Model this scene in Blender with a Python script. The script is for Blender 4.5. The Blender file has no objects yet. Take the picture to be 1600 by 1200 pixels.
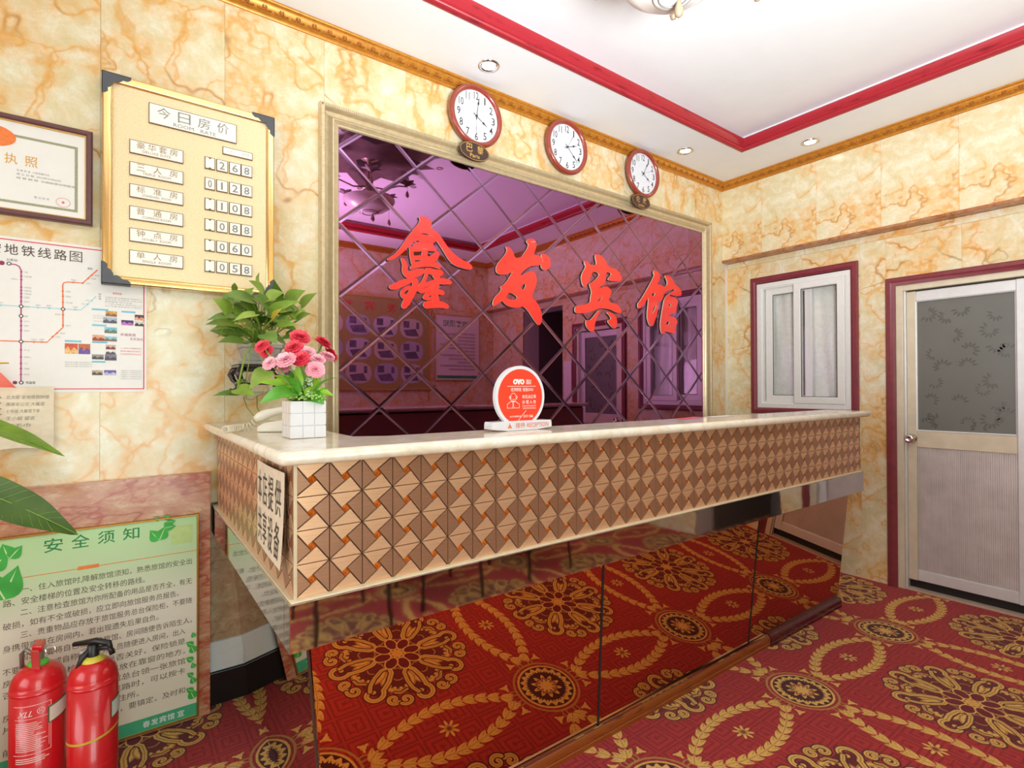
import bpy, bmesh, math, random
import numpy as np
from mathutils import Vector, Matrix
from mathutils.geometry import tessellate_polygon
sc = bpy.context.scene
COL = sc.collection
random.seed(7)
PI = math.pi

# ------------------------------------------------------------------ camera, world, lights, exposure
cam_d = bpy.data.cameras.new('camera'); cam = bpy.data.objects.new('camera', cam_d); COL.objects.link(cam)
cam_d.sensor_width = 36; cam_d.lens = 36 * 827.33 / 1600; cam_d.clip_start = .02
yaw, pit, rol = .9353448, .00756176, -.00327622
fw = Vector((math.cos(yaw)*math.cos(pit), math.sin(yaw)*math.cos(pit), math.sin(pit)))
rt = Vector((math.sin(yaw), -math.cos(yaw), 0)); up = rt.cross(fw)
r2 = math.cos(rol)*rt + math.sin(rol)*up; u2 = -math.sin(rol)*rt + math.cos(rol)*up
mw = Matrix((r2, u2, -fw)).transposed().to_4x4(); mw.translation = (0, 0, 1.3)
cam.matrix_world = mw
sc.camera = cam
sc.view_settings.view_transform = 'Standard'; sc.view_settings.look = 'None'
sc.view_settings.gamma = 1; sc.view_settings.use_curve_mapping = False
sc.view_settings.exposure = 0.17
sc.cycles.use_denoising = True
sc.cycles.max_bounces = 10; sc.cycles.glossy_bounces = 6; sc.cycles.diffuse_bounces = 5
sc.cycles.transparent_max_bounces = 12; sc.cycles.caustics_reflective = False; sc.cycles.caustics_refractive = False
sc.cycles.sample_clamp_indirect = 4
wd = bpy.data.worlds.new('daylight'); sc.world = wd; wd.use_nodes = True
wd.node_tree.nodes['Background'].inputs[0].default_value = (.86, .93, 1, 1)
wd.node_tree.nodes['Background'].inputs[1].default_value = 1.2
def lamp(name, kind, loc, energy, col=(1, 1, 1), rot=(0, 0, 0), **kw):
    d = bpy.data.lights.new(name, kind); d.energy = energy; d.color = col
    for k, v in kw.items(): setattr(d, k, v)
    o = bpy.data.objects.new(name, d); COL.objects.link(o); o.location = loc; o.rotation_euler = rot
    return o
# daylight through the glazed street door behind the camera and the shop window to the left
lamp('door_daylight', 'AREA', (.1, -1.15, 1.3), 44, (.95, .98, 1), (PI/2, 0, 0), shape='RECTANGLE', size=1.2, size_y=2.2)
lamp('window_daylight', 'AREA', (-2.30, .7, 1.6), 42, (.96, .98, 1), (PI/2, 0, -PI/2), shape='RECTANGLE', size=2.2, size_y=1.8)
# the photographer's flash, bounced off the ceiling
fl = lamp('bounce_flash', 'SPOT', (.75, -.20, 1.45), 450, (.92, .97, 1), spot_size=2.3, spot_blend=1., shadow_soft_size=.30)
fl.rotation_euler = (Vector((.95, .70, 1.5))).to_track_quat('-Z', 'Y').to_euler()

# ------------------------------------------------------------------ materials
def lin(c):
    return tuple(((v/255)/12.92 if v/255 <= .04045 else ((v/255+.055)/1.055)**2.4) for v in c) + (1,)
MATS = {}
def mat(name, col, rough=.5, metal=0., noise=.06, nscale=40, bump=0., **kw):
    if name in MATS: return MATS[name]
    m = bpy.data.materials.new(name); m.use_nodes = True; nt = m.node_tree; b = nt.nodes['Principled BSDF']
    b.inputs['Roughness'].default_value = rough; b.inputs['Metallic'].default_value = metal
    c = lin(col)
    tc = nt.nodes.new('ShaderNodeTexCoord'); n = nt.nodes.new('ShaderNodeTexNoise')
    n.inputs['Scale'].default_value = nscale; n.inputs['Detail'].default_value = 3
    nt.links.new(tc.outputs['Object'], n.inputs['Vector'])
    r = nt.nodes.new('ShaderNodeValToRGB')
    r.color_ramp.elements[0].color = tuple(v*(1-noise) for v in c[:3]) + (1,); r.color_ramp.elements[0].position = .3
    r.color_ramp.elements[1].color = tuple(min(1, v*(1+noise)) for v in c[:3]) + (1,); r.color_ramp.elements[1].position = .7
    nt.links.new(n.outputs['Fac'], r.inputs[0]); nt.links.new(r.outputs[0], b.inputs['Base Color'])
    if bump:
        bp = nt.nodes.new('ShaderNodeBump'); bp.inputs['Strength'].default_value = bump; bp.inputs['Distance'].default_value = .004
        nt.links.new(n.outputs['Fac'], bp.inputs['Height']); nt.links.new(bp.outputs[0], b.inputs['Normal'])
    for k, v in kw.items():
        s = b.inputs[k]; s.default_value = lin(v) if isinstance(v, tuple) else v
    MATS[name] = m
    return m
class NT:
    def __init__(s, m): s.t = m.node_tree; s.b = s.t.nodes['Principled BSDF']
    def n(s, kind, **kw):
        x = s.t.nodes.new('ShaderNode' + kind)
        for k, v in kw.items():
            if k.startswith('i_'): x.inputs[int(k[2:])].default_value = v
            elif k in x.inputs: x.inputs[k].default_value = v
            else: setattr(x, k, v)
        return x
    def l(s, a, b): s.t.links.new(a, b)
    def ramp(s, src, stops, interp='LINEAR'):
        r = s.n('ValToRGB'); cr = r.color_ramp; cr.interpolation = interp
        while len(cr.elements) < len(stops): cr.elements.new(.5)
        for e, (p, c) in zip(cr.elements, stops): e.position = p; e.color = c
        s.l(src, r.inputs[0]); return r.outputs[0]
    def mix(s, fac, a, b):
        x = s.n('MixRGB')
        for i, v in ((0, fac), (1, a), (2, b)):
            if hasattr(v, 'is_linked'): s.l(v, x.inputs[i])
            else: x.inputs[i].default_value = v
        return x.outputs[0]
    def mul(s, a, b):
        x = s.n('Math', operation='MULTIPLY')
        for i, v in ((0, a), (1, b)):
            if hasattr(v, 'is_linked'): s.l(v, x.inputs[i])
            else: x.inputs[i].default_value = v
        return x.outputs[0]
def bw(v): return (v, v, v, 1)
def marble(name, base3, vein, crack, rough=.16, scale=1., vein_amt=1., stretch=(1, 1, 1)):
    m = bpy.data.materials.new(name); m.use_nodes = True; T = NT(m)
    tc = T.n('TexCoord'); mp = T.n('Mapping'); mp.inputs['Scale'].default_value = stretch; T.l(tc.outputs['Object'], mp.inputs['Vector'])
    v0 = mp.outputs[0]
    def noise(s, det=4., ro=.5, dist=0., off=None):
        n = T.n('TexNoise', Scale=s*scale, Detail=det, Roughness=ro, Distortion=dist)
        if off:
            o = T.n('VectorMath', operation='ADD'); T.l(v0, o.inputs[0]); o.inputs[1].default_value = off; T.l(o.outputs[0], n.inputs['Vector'])
        else: T.l(v0, n.inputs['Vector'])
        return n.outputs['Fac']
    def ridge(f):   # 1 along the middle contour of a noise field
        s = T.n('Math', operation='SUBTRACT'); T.l(f, s.inputs[0]); s.inputs[1].default_value = .5
        b = T.n('Math', operation='ABSOLUTE'); T.l(s.outputs[0], b.inputs[0]); return b.outputs[0]
    cl = noise(11., 11., .72, .4); cl2 = noise(3.1, 5., .55, .9, (4.1, 2.2, 9.3))
    base = T.ramp(cl, [(.36, lin(base3[0])), (.50, lin(base3[1])), (.66, lin(base3[2]))])
    base = T.mix(T.ramp(cl2, [(.46, bw(0)), (.64, bw(.18))]), base, lin(tuple(.55*x+.45*y for x, y in zip(base3[2], vein))))
    fine = noise(34., 8., .70); brk = T.ramp(fine, [(.36, bw(.12)), (.56, bw(1))]); brk2 = T.ramp(fine, [(.30, bw(.55)), (.50, bw(1))])
    def veins(s, off, mo, m0, m1, wide, c, amt):
        r = ridge(noise(s, 4., .52, .25, off)); mk = T.ramp(noise(1.9, 2., .5, 0., mo), [(m0, bw(0)), (m1, bw(1))])
        soft = T.ramp(r, [(0, bw(.66)), (wide*.35, bw(.30)), (wide, bw(0))]); line = T.ramp(r, [(0, bw(.62)), (wide*.08, bw(.4)), (wide*.18, bw(0))])
        c = T.mix(T.mul(T.mul(T.mul(soft, mk), brk), vein_amt*amt), c, lin(vein))
        return T.mix(T.mul(T.mul(T.mul(line, mk), brk2), vein_amt*amt), c, lin(tuple(.80*x+.20*y for x, y in zip(vein, crack)))), r
    c1, r1 = veins(2.1, None, (1.7, 5.2, 3.3), .36, .48, .085, base, 1.)
    c1, r3 = veins(2.9, (8.2, 1.1, 6.6), (6.1, 9.2, .3), .46, .56, .060, c1, .8)
    c1, r4 = veins(1.5, (2.2, 6.1, 9.6), (3.1, 4.2, 7.3), .44, .54, .045, c1, .9)
    m2 = T.ramp(noise(3.0, 2., .5, 0., (9.4, .6, 4.8)), [(.50, bw(0)), (.60, bw(.9))])
    c2 = T.mix(T.mul(T.ramp(r4, [(0, bw(.75)), (.003, bw(.4)), (.008, bw(0))]), m2), c1, lin(crack))
    c2 = T.mix(T.mul(T.ramp(r1, [(0, bw(.7)), (.003, bw(.4)), (.009, bw(0))]), T.ramp(noise(2.7, 2., .5, 0., (.4, 3.6, 1.8)), [(.54, bw(0)), (.62, bw(.9))])), c2, lin(crack))
    T.l(c2, T.b.inputs['Base Color'])
    T.b.inputs['Roughness'].default_value = rough; T.b.inputs['Specular IOR Level'].default_value = .5
    MATS[name] = m
    return m
M_marble = marble('cream_marble_print', ((239, 236, 215), (229, 217, 180), (218, 202, 152)), (237, 171, 74), (150, 108, 66))
M_dado = marble('pink_marble_print', ((222, 190, 156), (204, 152, 116), (182, 118, 86)), (182, 64, 48), (150, 92, 64), .2, 1.7, 1., (.6, 1, 1.5))
M_topstone = marble('counter_stone', ((238, 231, 217), (228, 218, 200), (214, 200, 178)), (226, 206, 176), (200, 180, 150), .12, 1.6, .5)
M_tile_beige = marble('beige_wall_tile', ((205, 180, 146), (190, 160, 124), (176, 140, 104)), (186, 126, 82), (140, 100, 70), .25, 2., .5)
def anis(name, col, rot, rough=.34):
    m = bpy.data.materials.new(name); m.use_nodes = True; T = NT(m)
    tc = T.n('TexCoord'); mp = T.n('Mapping'); T.l(tc.outputs['Object'], mp.inputs['Vector'])
    mp.inputs['Rotation'].default_value = (0, rot, 0); mp.inputs['Scale'].default_value = (14, 14, 900)
    n = T.n('TexNoise', Scale=1., Detail=2.); T.l(mp.outputs[0], n.inputs['Vector'])
    c = lin(col)
    T.l(T.ramp(n.outputs['Fac'], [(.3, tuple(v*.86 for v in c[:3])+(1,)), (.7, tuple(min(1, v*1.12) for v in c[:3])+(1,))]), T.b.inputs['Base Color'])
    bp = T.n('Bump', Strength=.18, Distance=.001); T.l(n.outputs['Fac'], bp.inputs['Height']); T.l(bp.outputs[0], T.b.inputs['Normal'])
    T.b.inputs['Metallic'].default_value = .55; T.b.inputs['Roughness'].default_value = rough
    MATS[name] = m; return m
M_cu_a = anis('copper_brushed_across_lit', (228, 180, 140), .64)  # sheen of this brushing direction put into a lighter base colour
M_cu_b = anis('copper_brushed_up_shaded', (170, 124, 95), -.93)  # same copper, painted darker where the brushing turns from the light
M_gem = mat('amber_glass', (196, 96, 20), .06, .2, noise=.5, nscale=260, **{'Coat Weight': 1.})
M_joint = mat('dark_joint', (34, 26, 22), .7)
M_mirror = mat('violet_mirror', (162, 106, 150), .015, 1., noise=.0)
M_bevel = mat('violet_mirror_bevel', (160, 116, 156), .14, 1., noise=.03)
M_bronze = mat('bronze_mirror', (202, 146, 108), .012, 1., noise=.0)
def steel_sheet():
    m = mat('polished_steel', (204, 198, 196), .045, 1., noise=.03, nscale=3)
    T = NT(m); n = T.n('TexNoise', Scale=9., Detail=2.); tc = T.n('TexCoord'); T.l(tc.outputs['Object'], n.inputs['Vector'])
    bp = T.n('Bump', Strength=.018, Distance=.02); T.l(n.outputs['Fac'], bp.inputs['Height']); T.l(bp.outputs[0], T.b.inputs['Normal']); return m
M_steel = steel_sheet()
M_chrome = mat('chrome', (225, 222, 218), .12, 1., noise=.03)
M_gold_frame = mat('champagne_moulding', (212, 193, 156), .32, .4, noise=.08)
M_cornice = mat('gilt_cornice', (200, 134, 48), .34, .35, noise=.15, nscale=60)
M_cornice_d = mat('gilt_cornice_relief', (168, 100, 30), .4, .35, noise=.2, nscale=90)
def redwood(name, col, dark):
    m = bpy.data.materials.new(name); m.use_nodes = True; T = NT(m); tc = T.n('TexCoord')
    mp = T.n('Mapping'); T.l(tc.outputs['Object'], mp.inputs['Vector']); mp.inputs['Scale'].default_value = (9, 9, 60)
    n = T.n('TexNoise', Scale=1., Detail=6.); T.l(mp.outputs[0], n.inputs['Vector'])
    T.l(T.ramp(n.outputs['Fac'], [(.24, lin(dark)), (.42, lin(col)), (.8, lin(col))]), T.b.inputs['Base Color'])
    T.b.inputs['Roughness'].default_value = .3; MATS[name] = m; return m
M_redtrim = redwood('red_lacquered_wood', (172, 46, 56), (112, 26, 34))
M_maroon = mat('maroon_casing', (128, 50, 58), .38, noise=.12, nscale=30)
M_orangewood = redwood('orange_base_wood', (140, 70, 26), (88, 38, 14))
M_darkwood = mat('dark_red_base_wood', (86, 26, 30), .22, noise=.15)
M_white = mat('white_paint', (244, 247, 250), .6, noise=.012, nscale=8)
M_pvc = mat('white_pvc', (236, 235, 230), .3, noise=.02)
M_alu = mat('satin_aluminium', (224, 224, 224), .34, .25, noise=.04, nscale=20)
M_alu_cream = mat('creamed_aluminium', (220, 208, 182), .4, .15, noise=.06, nscale=14)
M_alu_rib = mat('ribbed_aluminium', (214, 206, 202), .36, .3, noise=.10, nscale=9)
M_black = mat('black_plastic', (26, 25, 26), .4)
M_granite = mat('black_granite', (26, 23, 24), .3, noise=.9, nscale=260)
M_paper = mat('white_paper', (238, 236, 230), .8, noise=.015, nscale=15)
M_ink = mat('black_ink', (44, 38, 36), .7)
def emis(name, col, st):
    m = mat(name, col, .5, noise=.0); b = m.node_tree.nodes['Principled BSDF']
    b.inputs['Emission Color'].default_value = lin(col); b.inputs['Emission Strength'].default_value = st; return m
M_lamp = emis('lit_lamp', (255, 250, 240), 9.)
def clear_glass(name, tint=(1, 1, 1, 1), refl=.10):
    m = bpy.data.materials.new(name); m.use_nodes = True; t = m.node_tree; t.nodes.clear()
    o = t.nodes.new('ShaderNodeOutputMaterial'); mx = t.nodes.new('ShaderNodeMixShader'); a = t.nodes.new('ShaderNodeBsdfTransparent'); g = t.nodes.new('ShaderNodeBsdfGlossy')
    lw = t.nodes.new('ShaderNodeLayerWeight'); lw.inputs[0].default_value = .25
    mu = t.nodes.new('ShaderNodeMath'); mu.operation = 'MULTIPLY_ADD'; mu.inputs[1].default_value = .35; mu.inputs[2].default_value = refl*.2
    t.links.new(lw.outputs['Fresnel'], mu.inputs[0])
    a.inputs[0].default_value = tint; g.inputs['Roughness'].default_value = .02
    t.links.new(mu.outputs[0], mx.inputs[0]); t.links.new(a.outputs[0], mx.inputs[1]); t.links.new(g.outputs[0], mx.inputs[2]); t.links.new(mx.outputs[0], o.inputs[0])
    MATS[name] = m; return m
M_glass = clear_glass('clear_glass')
M_glass_g = clear_glass('greenish_glass', (.9, .97, .94, 1))

# ------------------------------------------------------------------ mesh helpers (all coordinates in metres, world space)
ORG = {}
class G:
    def __init__(s): s.v = []; s.f = []; s.m = []
    def add(s, vs, fs, mi=0):
        o = len(s.v); s.v += [tuple(p) for p in vs]; s.f += [tuple(i+o for i in f) for f in fs]; s.m += [mi]*len(fs); return s
    def box(s, x0, x1, y0, y1, z0, z1, mi=0):
        return s.add([(x0,y0,z0),(x1,y0,z0),(x1,y1,z0),(x0,y1,z0),(x0,y0,z1),(x1,y0,z1),(x1,y1,z1),(x0,y1,z1)],
                     [(3,2,1,0),(4,5,6,7),(0,1,5,4),(1,2,6,5),(2,3,7,6),(3,0,4,7)], mi)
    def obox(s, c, U, V, W, mi=0):   # centre and three half-axis vectors
        c, U, V, W = map(Vector, (c, U, V, W))
        p = [c+a*U+b*V+d*W for d in (-1, 1) for a, b in ((-1,-1),(1,-1),(1,1),(-1,1))]
        return s.add(p, [(3,2,1,0),(4,5,6,7),(0,1,5,4),(1,2,6,5),(2,3,7,6),(3,0,4,7)], mi)
    def prism(s, polys, fn, d0, d1, mi=0, side=None):
        """polys[0] outline, rest holes, 2-D; fn(u,v,d) -> point; d1 is the face towards the viewer"""
        flat = [p for pl in polys for p in pl]; n = len(flat)
        tris = tessellate_polygon([[Vector((a, b, 0)) for a, b in pl] for pl in polys])
        s.add([fn(a, b, d0) for a, b in flat] + [fn(a, b, d1) for a, b in flat], [tuple(i+n for i in t) for t in tris] + [tuple(reversed(t)) for t in tris], mi)
        o = 0
        for pl in polys:
            k = len(pl); vs = [fn(a, b, d0) for a, b in pl] + [fn(a, b, d1) for a, b in pl]
            s.add(vs, [(i, (i+1) % k, k+(i+1) % k, k+i) for i in range(k)], mi if side is None else side)
        return s
    def flat(s, polys, fn, d, mi=0):
        flat = [p for pl in polys for p in pl]
        s.add([fn(a, b, d) for a, b in flat], tessellate_polygon([[Vector((a, b, 0)) for a, b in pl] for pl in polys]), mi); return s
    def tube(s, pts, r, n=8, mi=0, cap=True):
        pts = [Vector(p) for p in pts]; rs = r if isinstance(r, (list, tuple)) else [r]*len(pts)
        vs = []; prev = None
        for i, p in enumerate(pts):
            t = (pts[min(i+1, len(pts)-1)] - pts[max(i-1, 0)]).normalized()
            a = prev if prev is not None else (Vector((0, 0, 1)) if abs(t.z) < .9 else Vector((1, 0, 0)))
            a = (a - t*a.dot(t)).normalized(); prev = a; b = t.cross(a)
            vs += [p + (a*math.cos(2*PI*k/n) + b*math.sin(2*PI*k/n))*rs[i] for k in range(n)]
        fs = [(i*n+k, i*n+(k+1) % n, (i+1)*n+(k+1) % n, (i+1)*n+k) for i in range(len(pts)-1) for k in range(n)]
        if cap: fs += [tuple(reversed(range(n))), tuple(range((len(pts)-1)*n, len(pts)*n))]
        return s.add(vs, fs, mi)
    def lathe(s, prof, c, axis=(0, 0, 1), n=28, mi=0, a0=0., a1=2*PI):
        ax = Vector(axis).normalized(); a = (Vector((1, 0, 0)) if abs(ax.x) < .9 else Vector((0, 0, 1))); a = (a-ax*a.dot(ax)).normalized(); b = ax.cross(a); c = Vector(c)
        full = abs(a1-a0-2*PI) < 1e-6; m = n if full else n+1
        vs = [c + ax*h + (a*math.cos(a0+(a1-a0)*k/n) + b*math.sin(a0+(a1-a0)*k/n))*r for r, h in prof for k in range(m)]
        fs = [(i*m+k, i*m+(k+1) % m, (i+1)*m+(k+1) % m, (i+1)*m+k) for i in range(len(prof)-1) for k in range(n)]
        return s.add(vs, fs, mi)
    def grid(s, fn, nu, nv, mi=0):
        vs = [fn(i/nu, j/nv) for j in range(nv+1) for i in range(nu+1)]
        return s.add(vs, [(j*(nu+1)+i, j*(nu+1)+i+1, (j+1)*(nu+1)+i+1, (j+1)*(nu+1)+i) for j in range(nv) for i in range(nu)], mi)
    def sweep(s, prof, path, closed=False, mi=0):
        """prof: list of (offset vectors per corner) -> path: list of functions(u,v)->point"""
        k = len(prof); vs = [f(a, b) for f in path for a, b in prof]; n = len(path)
        fs = []
        for i in range(n if closed else n-1):
            j = (i+1) % n
            fs += [(i*k+q, i*k+q+1, j*k+q+1, j*k+q) for q in range(k-1)]
        return s.add(vs, fs, mi)
    def obj(s, name, mats, parent=None, smooth=False, bevel=0., local=False, seg=2):
        me = bpy.data.meshes.new(name); o = bpy.data.objects.new(name, me); COL.objects.link(o)
        org = Vector((0, 0, 0)) if local else (ORG[parent.name] if parent is not None else Vector((0, 0, 0)))
        me.from_pydata([tuple(Vector(p)-org) for p in s.v], [], s.f); 
        for m in (mats if isinstance(mats, (list, tuple)) else [mats]): me.materials.append(m)
        me.polygons.foreach_set('material_index', s.m); me.update()
        bm = bmesh.new(); bm.from_mesh(me); bmesh.ops.recalc_face_normals(bm, faces=bm.faces) if not getattr(s, 'keep', False) else None; bm.to_mesh(me); bm.free()
        if smooth: me.polygons.foreach_set('use_smooth', [True]*len(me.polygons))
        if bevel:
            b = o.modifiers.new('edge', 'BEVEL'); b.width = bevel; b.segments = seg; b.limit_method = 'ANGLE'; b.angle_limit = .7; b.harden_normals = False
        if parent is not None: o.parent = parent; ORG[o.name] = org
        else: ORG[o.name] = Vector((0, 0, 0))
        return o
def autosmooth(o, ang=40):
    me = o.data; me.polygons.foreach_set('use_smooth', [True]*len(me.polygons))
    bm = bmesh.new(); bm.from_mesh(me)
    for e in bm.edges:
        if len(e.link_faces) == 2 and e.calc_face_angle(0) > math.radians(ang): e.smooth = False
    bm.to_mesh(me); bm.free(); return o
def tag(o, label=None, cat=None, group=None, kind=None):
    if label: o['label'] = label
    if cat: o['category'] = cat
    if group: o['group'] = group
    if kind: o['kind'] = kind
    return o
def thing(name, label, cat, loc=(0, 0, 0), group=None):
    o = bpy.data.objects.new(name, None); COL.objects.link(o); o.location = loc; o.empty_display_size = .05
    ORG[o.name] = Vector(loc); return tag(o, label, cat, group)
def struct(name, loc=(0, 0, 0)):
    o = bpy.data.objects.new(name, None); COL.objects.link(o); o.location = loc; ORG[o.name] = Vector(loc); o['kind'] = 'structure'; return o
def sub(name, parent, loc=None):
    o = bpy.data.objects.new(name, None); COL.objects.link(o); o.parent = parent; ORG[o.name] = ORG[parent.name]; return o
def put_copy(o, parent, delta):   # share the mesh of a part, shifted
    c = o.copy(); COL.objects.link(c); c.parent = parent; c.location = Vector(o.location) + Vector(delta); ORG[c.name] = ORG[parent.name]; return c
# planes: fn(u, v, d): d grows towards the viewer
def on_y(y): return lambda u, v, d=0.: (u, y-d, v)          # back wall, seen from -y
def on_x(x): return lambda u, v, d=0.: (x-d, -u, v)         # right wall, u = -y
def on_yo(y): return lambda u, v, d=0.: (-u, y+d, v)        # wall behind the camera, u = -x
def on_z(z): return lambda u, v, d=0.: (u, v, z+d)
_T = {}
def glyphs(s, off=0.):
    if (s, off) not in _T:
        c = bpy.data.curves.new('t', 'FONT'); c.body = s; c.resolution_u = 2; c.space_line = 1.25; c.offset = off
        o = bpy.data.objects.new('t', c); me = bpy.data.meshes.new_from_object(o)
        v = np.array([p.co[:2] for p in me.vertices]); f = [tuple(p.vertices) for p in me.polygons]
        bpy.data.objects.remove(o); bpy.data.meshes.remove(me); _T[(s, off)] = (v, f)
    return _T[(s, off)]
def text(s, box, fn, d, m, parent, name='lettering', shear=0., bold=0., g=None, mi=0):
    """flat lettering fitted in box (u0,u1,v0,v1)"""
    u0, u1, v0, v1 = box
    v, f = glyphs(s, round(min(.007, bold/(v1-v0)*.30), 3)); a, b = v.min(0), v.max(0)
    t = (v-a)/np.maximum(b-a, 1e-6)
    own = g is None
    if own: g = G()
    g.add([fn(u0+(u1-u0)*p[0]+shear*p[1], v0+(v1-v0)*p[1], d) for p in t], f, mi)
    if own: g.keep = True; return g.obj(name, m, parent)
def frame_g(fn, u0, u1, v0, v1, prof, g=None, mi=0, sides='lbrt'):
    """moulding round a rectangle: prof = list of (inset, height)"""
    g = g or G()
    c = [(u0, v0, 1, 1), (u1, v0, -1, 1), (u1, v1, -1, -1), (u0, v1, 1, -1)]
    g.sweep(prof, [(lambda a, b, q=q: fn(q[0]+q[2]*a, q[1]+q[3]*a, b)) for q in c], True, mi); return g
def chaikin(p, n=2):
    for _ in range(n):
        q = []
        for i in range(len(p)):
            a, b = p[i], p[(i+1) % len(p)]
            q += [(a[0]*.75+b[0]*.25, a[1]*.75+b[1]*.25), (a[0]*.25+b[0]*.75, a[1]*.25+b[1]*.75)]
        p = q
    return p
def rect(u0, u1, v0, v1): return [(u0, v0), (u1, v0), (u1, v1), (u0, v1)]
def circ(cu, cv, r, n=32, rv=None): return [(cu+r*math.cos(2*PI*k/n), cv+(rv or r)*math.sin(2*PI*k/n)) for k in range(n)]

def carpet_pixels(N=1024):

    P=.925
    ax=(np.arange(N)+.5)/N*P
    U,V=np.meshgrid(ax,ax)
    rng=np.random.default_rng(4)
    RED=np.array([174,44,42.]);DRED=np.array([136,30,34.]);GOLD=np.array([222,172,88.]);MID=np.array([176,126,62.]);DK=np.array([78,24,30.])
    img=np.empty((N,N,3));img[:]=RED
    def paint(mask,col,soft=None):
        m=mask.astype(float)[...,None];img[:]=img*(1-m)+col*m
    # fret ground: nested square meanders
    f=P/8;a=(U%f)/f-.5;b=(V%f)/f-.5
    i=np.floor(U/f).astype(int);j=np.floor(V/f).astype(int)
    flip=((i+j)%2==0);a2=np.where(flip,a,b);b2=np.where(flip,b,-a)
    r=np.maximum(abs(a2),abs(b2))
    ln=((r*10)%2.0<.75)&(r<.47)&~((abs(b2)<.06)&(a2>0.05)&(r<.42))
    ln|=(abs(b2)<.035)&(a2>0)&(a2<.33)
    paint(ln*.75,DRED)
    def seg(x,y,pts):
        d=np.full(x.shape,9.)
        for (x0,y0),(x1,y1) in zip(pts[:-1],pts[1:]):
            dx,dy=x1-x0,y1-y0;L=dx*dx+dy*dy+1e-12
            t=np.clip(((x-x0)*dx+(y-y0)*dy)/L,0,1)
            d=np.minimum(d,np.hypot(x-x0-t*dx,y-y0-t*dy))
        return d
    def spiral(cx,cy,r0,r1,a0,a1,n=18):
        t=np.linspace(0,1,n);rr=r0+(r1-r0)*t;an=np.radians(a0+(a1-a0)*t)
        return list(zip(cx+rr*np.cos(an),cy+rr*np.sin(an)))
    # ---- medallion
    c=P/2;X=U-c;Y=V-c;R=np.hypot(X,Y);T=np.arctan2(Y,X)
    sel=R<.335
    x,y,rr,tt=X[sel],Y[sel],R[sel],T[sel]
    sub=img[sel]
    def put(m,col):
        m=m.astype(float)[:,None];sub[:]=sub*(1-m)+col*m
    w=2*np.pi/8
    k0=np.round(tt/w)
    def wedge(off,half=0.):
        an=tt-(np.round((tt-half)/w)+off)*w
        return rr*np.cos(an-half*0),rr*np.sin(an)
    scal=.205+.014*abs(np.sin(4*tt+.4))
    put(rr<.243+.02*np.cos(8*tt),np.array([106,30,36.]))
    # lace band
    for k in (-1,0,1):
        px,py=wedge(k)
        d=np.hypot(px-.165*np.cos(w/2),py-.165*np.sin(w/2))
        put((abs(d-.058)<.013)&(rr>.10),MID);put((abs(d-.058)<.006)&(rr>.10),GOLD)
        put((abs(d-.043)<.006)&((np.floor(np.degrees(np.arctan2(py-.165*np.sin(w/2),px-.165*np.cos(w/2)))/16)%2)==0),GOLD)
        e=((px-.128*np.cos(w/2))*np.cos(w/2)+(py-.128*np.sin(w/2))*np.sin(w/2),-(px-.128*np.cos(w/2))*np.sin(w/2)+(py-.128*np.sin(w/2))*np.cos(w/2))
        q=np.hypot(e[0]/.034,e[1]/.026);put(q<1.12,MID);put(q<.95,np.array([110,24,34.]))
    def band(pts,wd,k):
        px,py=wedge(k)
        s=(rr>.03)
        d=np.full(rr.shape,9.);d[s]=seg(px[s],py[s],pts)
        put(d<wd+.0045,DK);put(d<wd,MID);put((d<wd-.0022)&(d>.0022),GOLD)
    for k in (-1,0,1):   # small double scrolls on the rim between the loops
        h=w/2
        def rot(p):return [(a*np.cos(h)-b*np.sin(h),a*np.sin(h)+b*np.cos(h)) for a,b in p]
        band(rot(spiral(.268,.019,.026,.006,-60,330)),.0085,k)
        band(rot(spiral(.268,-.030,.028,.006,40,-340)),.0085,k)
        band(rot([(.215,-.035),(.235,-.01),(.232,.012)]),.006,k)
    for k in (-1,0,1):   # long loops from the centre that curl over at the rim
        band([(.075,.014),(.12,-.022),(.17,-.032),(.222,-.030)]+spiral(.255,.0,.045,.012,-140,170),.0105,k)
        band([(.075,-.014),(.12,.022),(.17,.03),(.215,.028),(.245,.016)],.0085,k)
    for k in (-1,0,1):
        px,py=wedge(k)
        q=np.hypot((px-.066)/.036,py/.024);put(q<1.15,GOLD);put(q<.92,np.array([112,22,34.]))
    put(rr<.024,GOLD);put(rr<.018,np.array([226,160,70.]))
    img[sel]=sub
    # ---- round rosette at the cell corner
    X=(U+c)%P-c;Y=(V+c)%P-c;R=np.hypot(X,Y);T=np.arctan2(Y,X)
    paint(abs(R-.137)<.0045,MID);paint(R<.122,GOLD);paint(R<.113,DK)
    paint(abs(R-(.094+.007*np.cos(20*T)))<.008,GOLD)
    paint((abs(R-.094)<.014)&(np.cos(20*T)>.75),GOLD)
    paint(R<.05+.014*np.cos(10*T),GOLD);paint(abs(R-(.036+.008*np.cos(10*T)))<.005,np.array([150,60,40.]));paint(R<.02,GOLD)
    # little stars on arms round it
    for k in range(8):
        a=np.pi/8+k*np.pi/4
        sx,sy=.178*np.cos(a),.178*np.sin(a)
        q=np.hypot(X-sx,Y-sy);th=np.arctan2(Y-sy,X-sx)-a
        paint(q<.011+.012*np.maximum(0,np.cos(3*th))**2,GOLD)
        d=abs(np.hypot(X-.153*np.cos(a+.33*(1 if k%2 else -1)),Y-.153*np.sin(a+.33*(1 if k%2 else -1)))-.028)
        paint((d<.0028)&(R>.138),MID)
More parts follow.
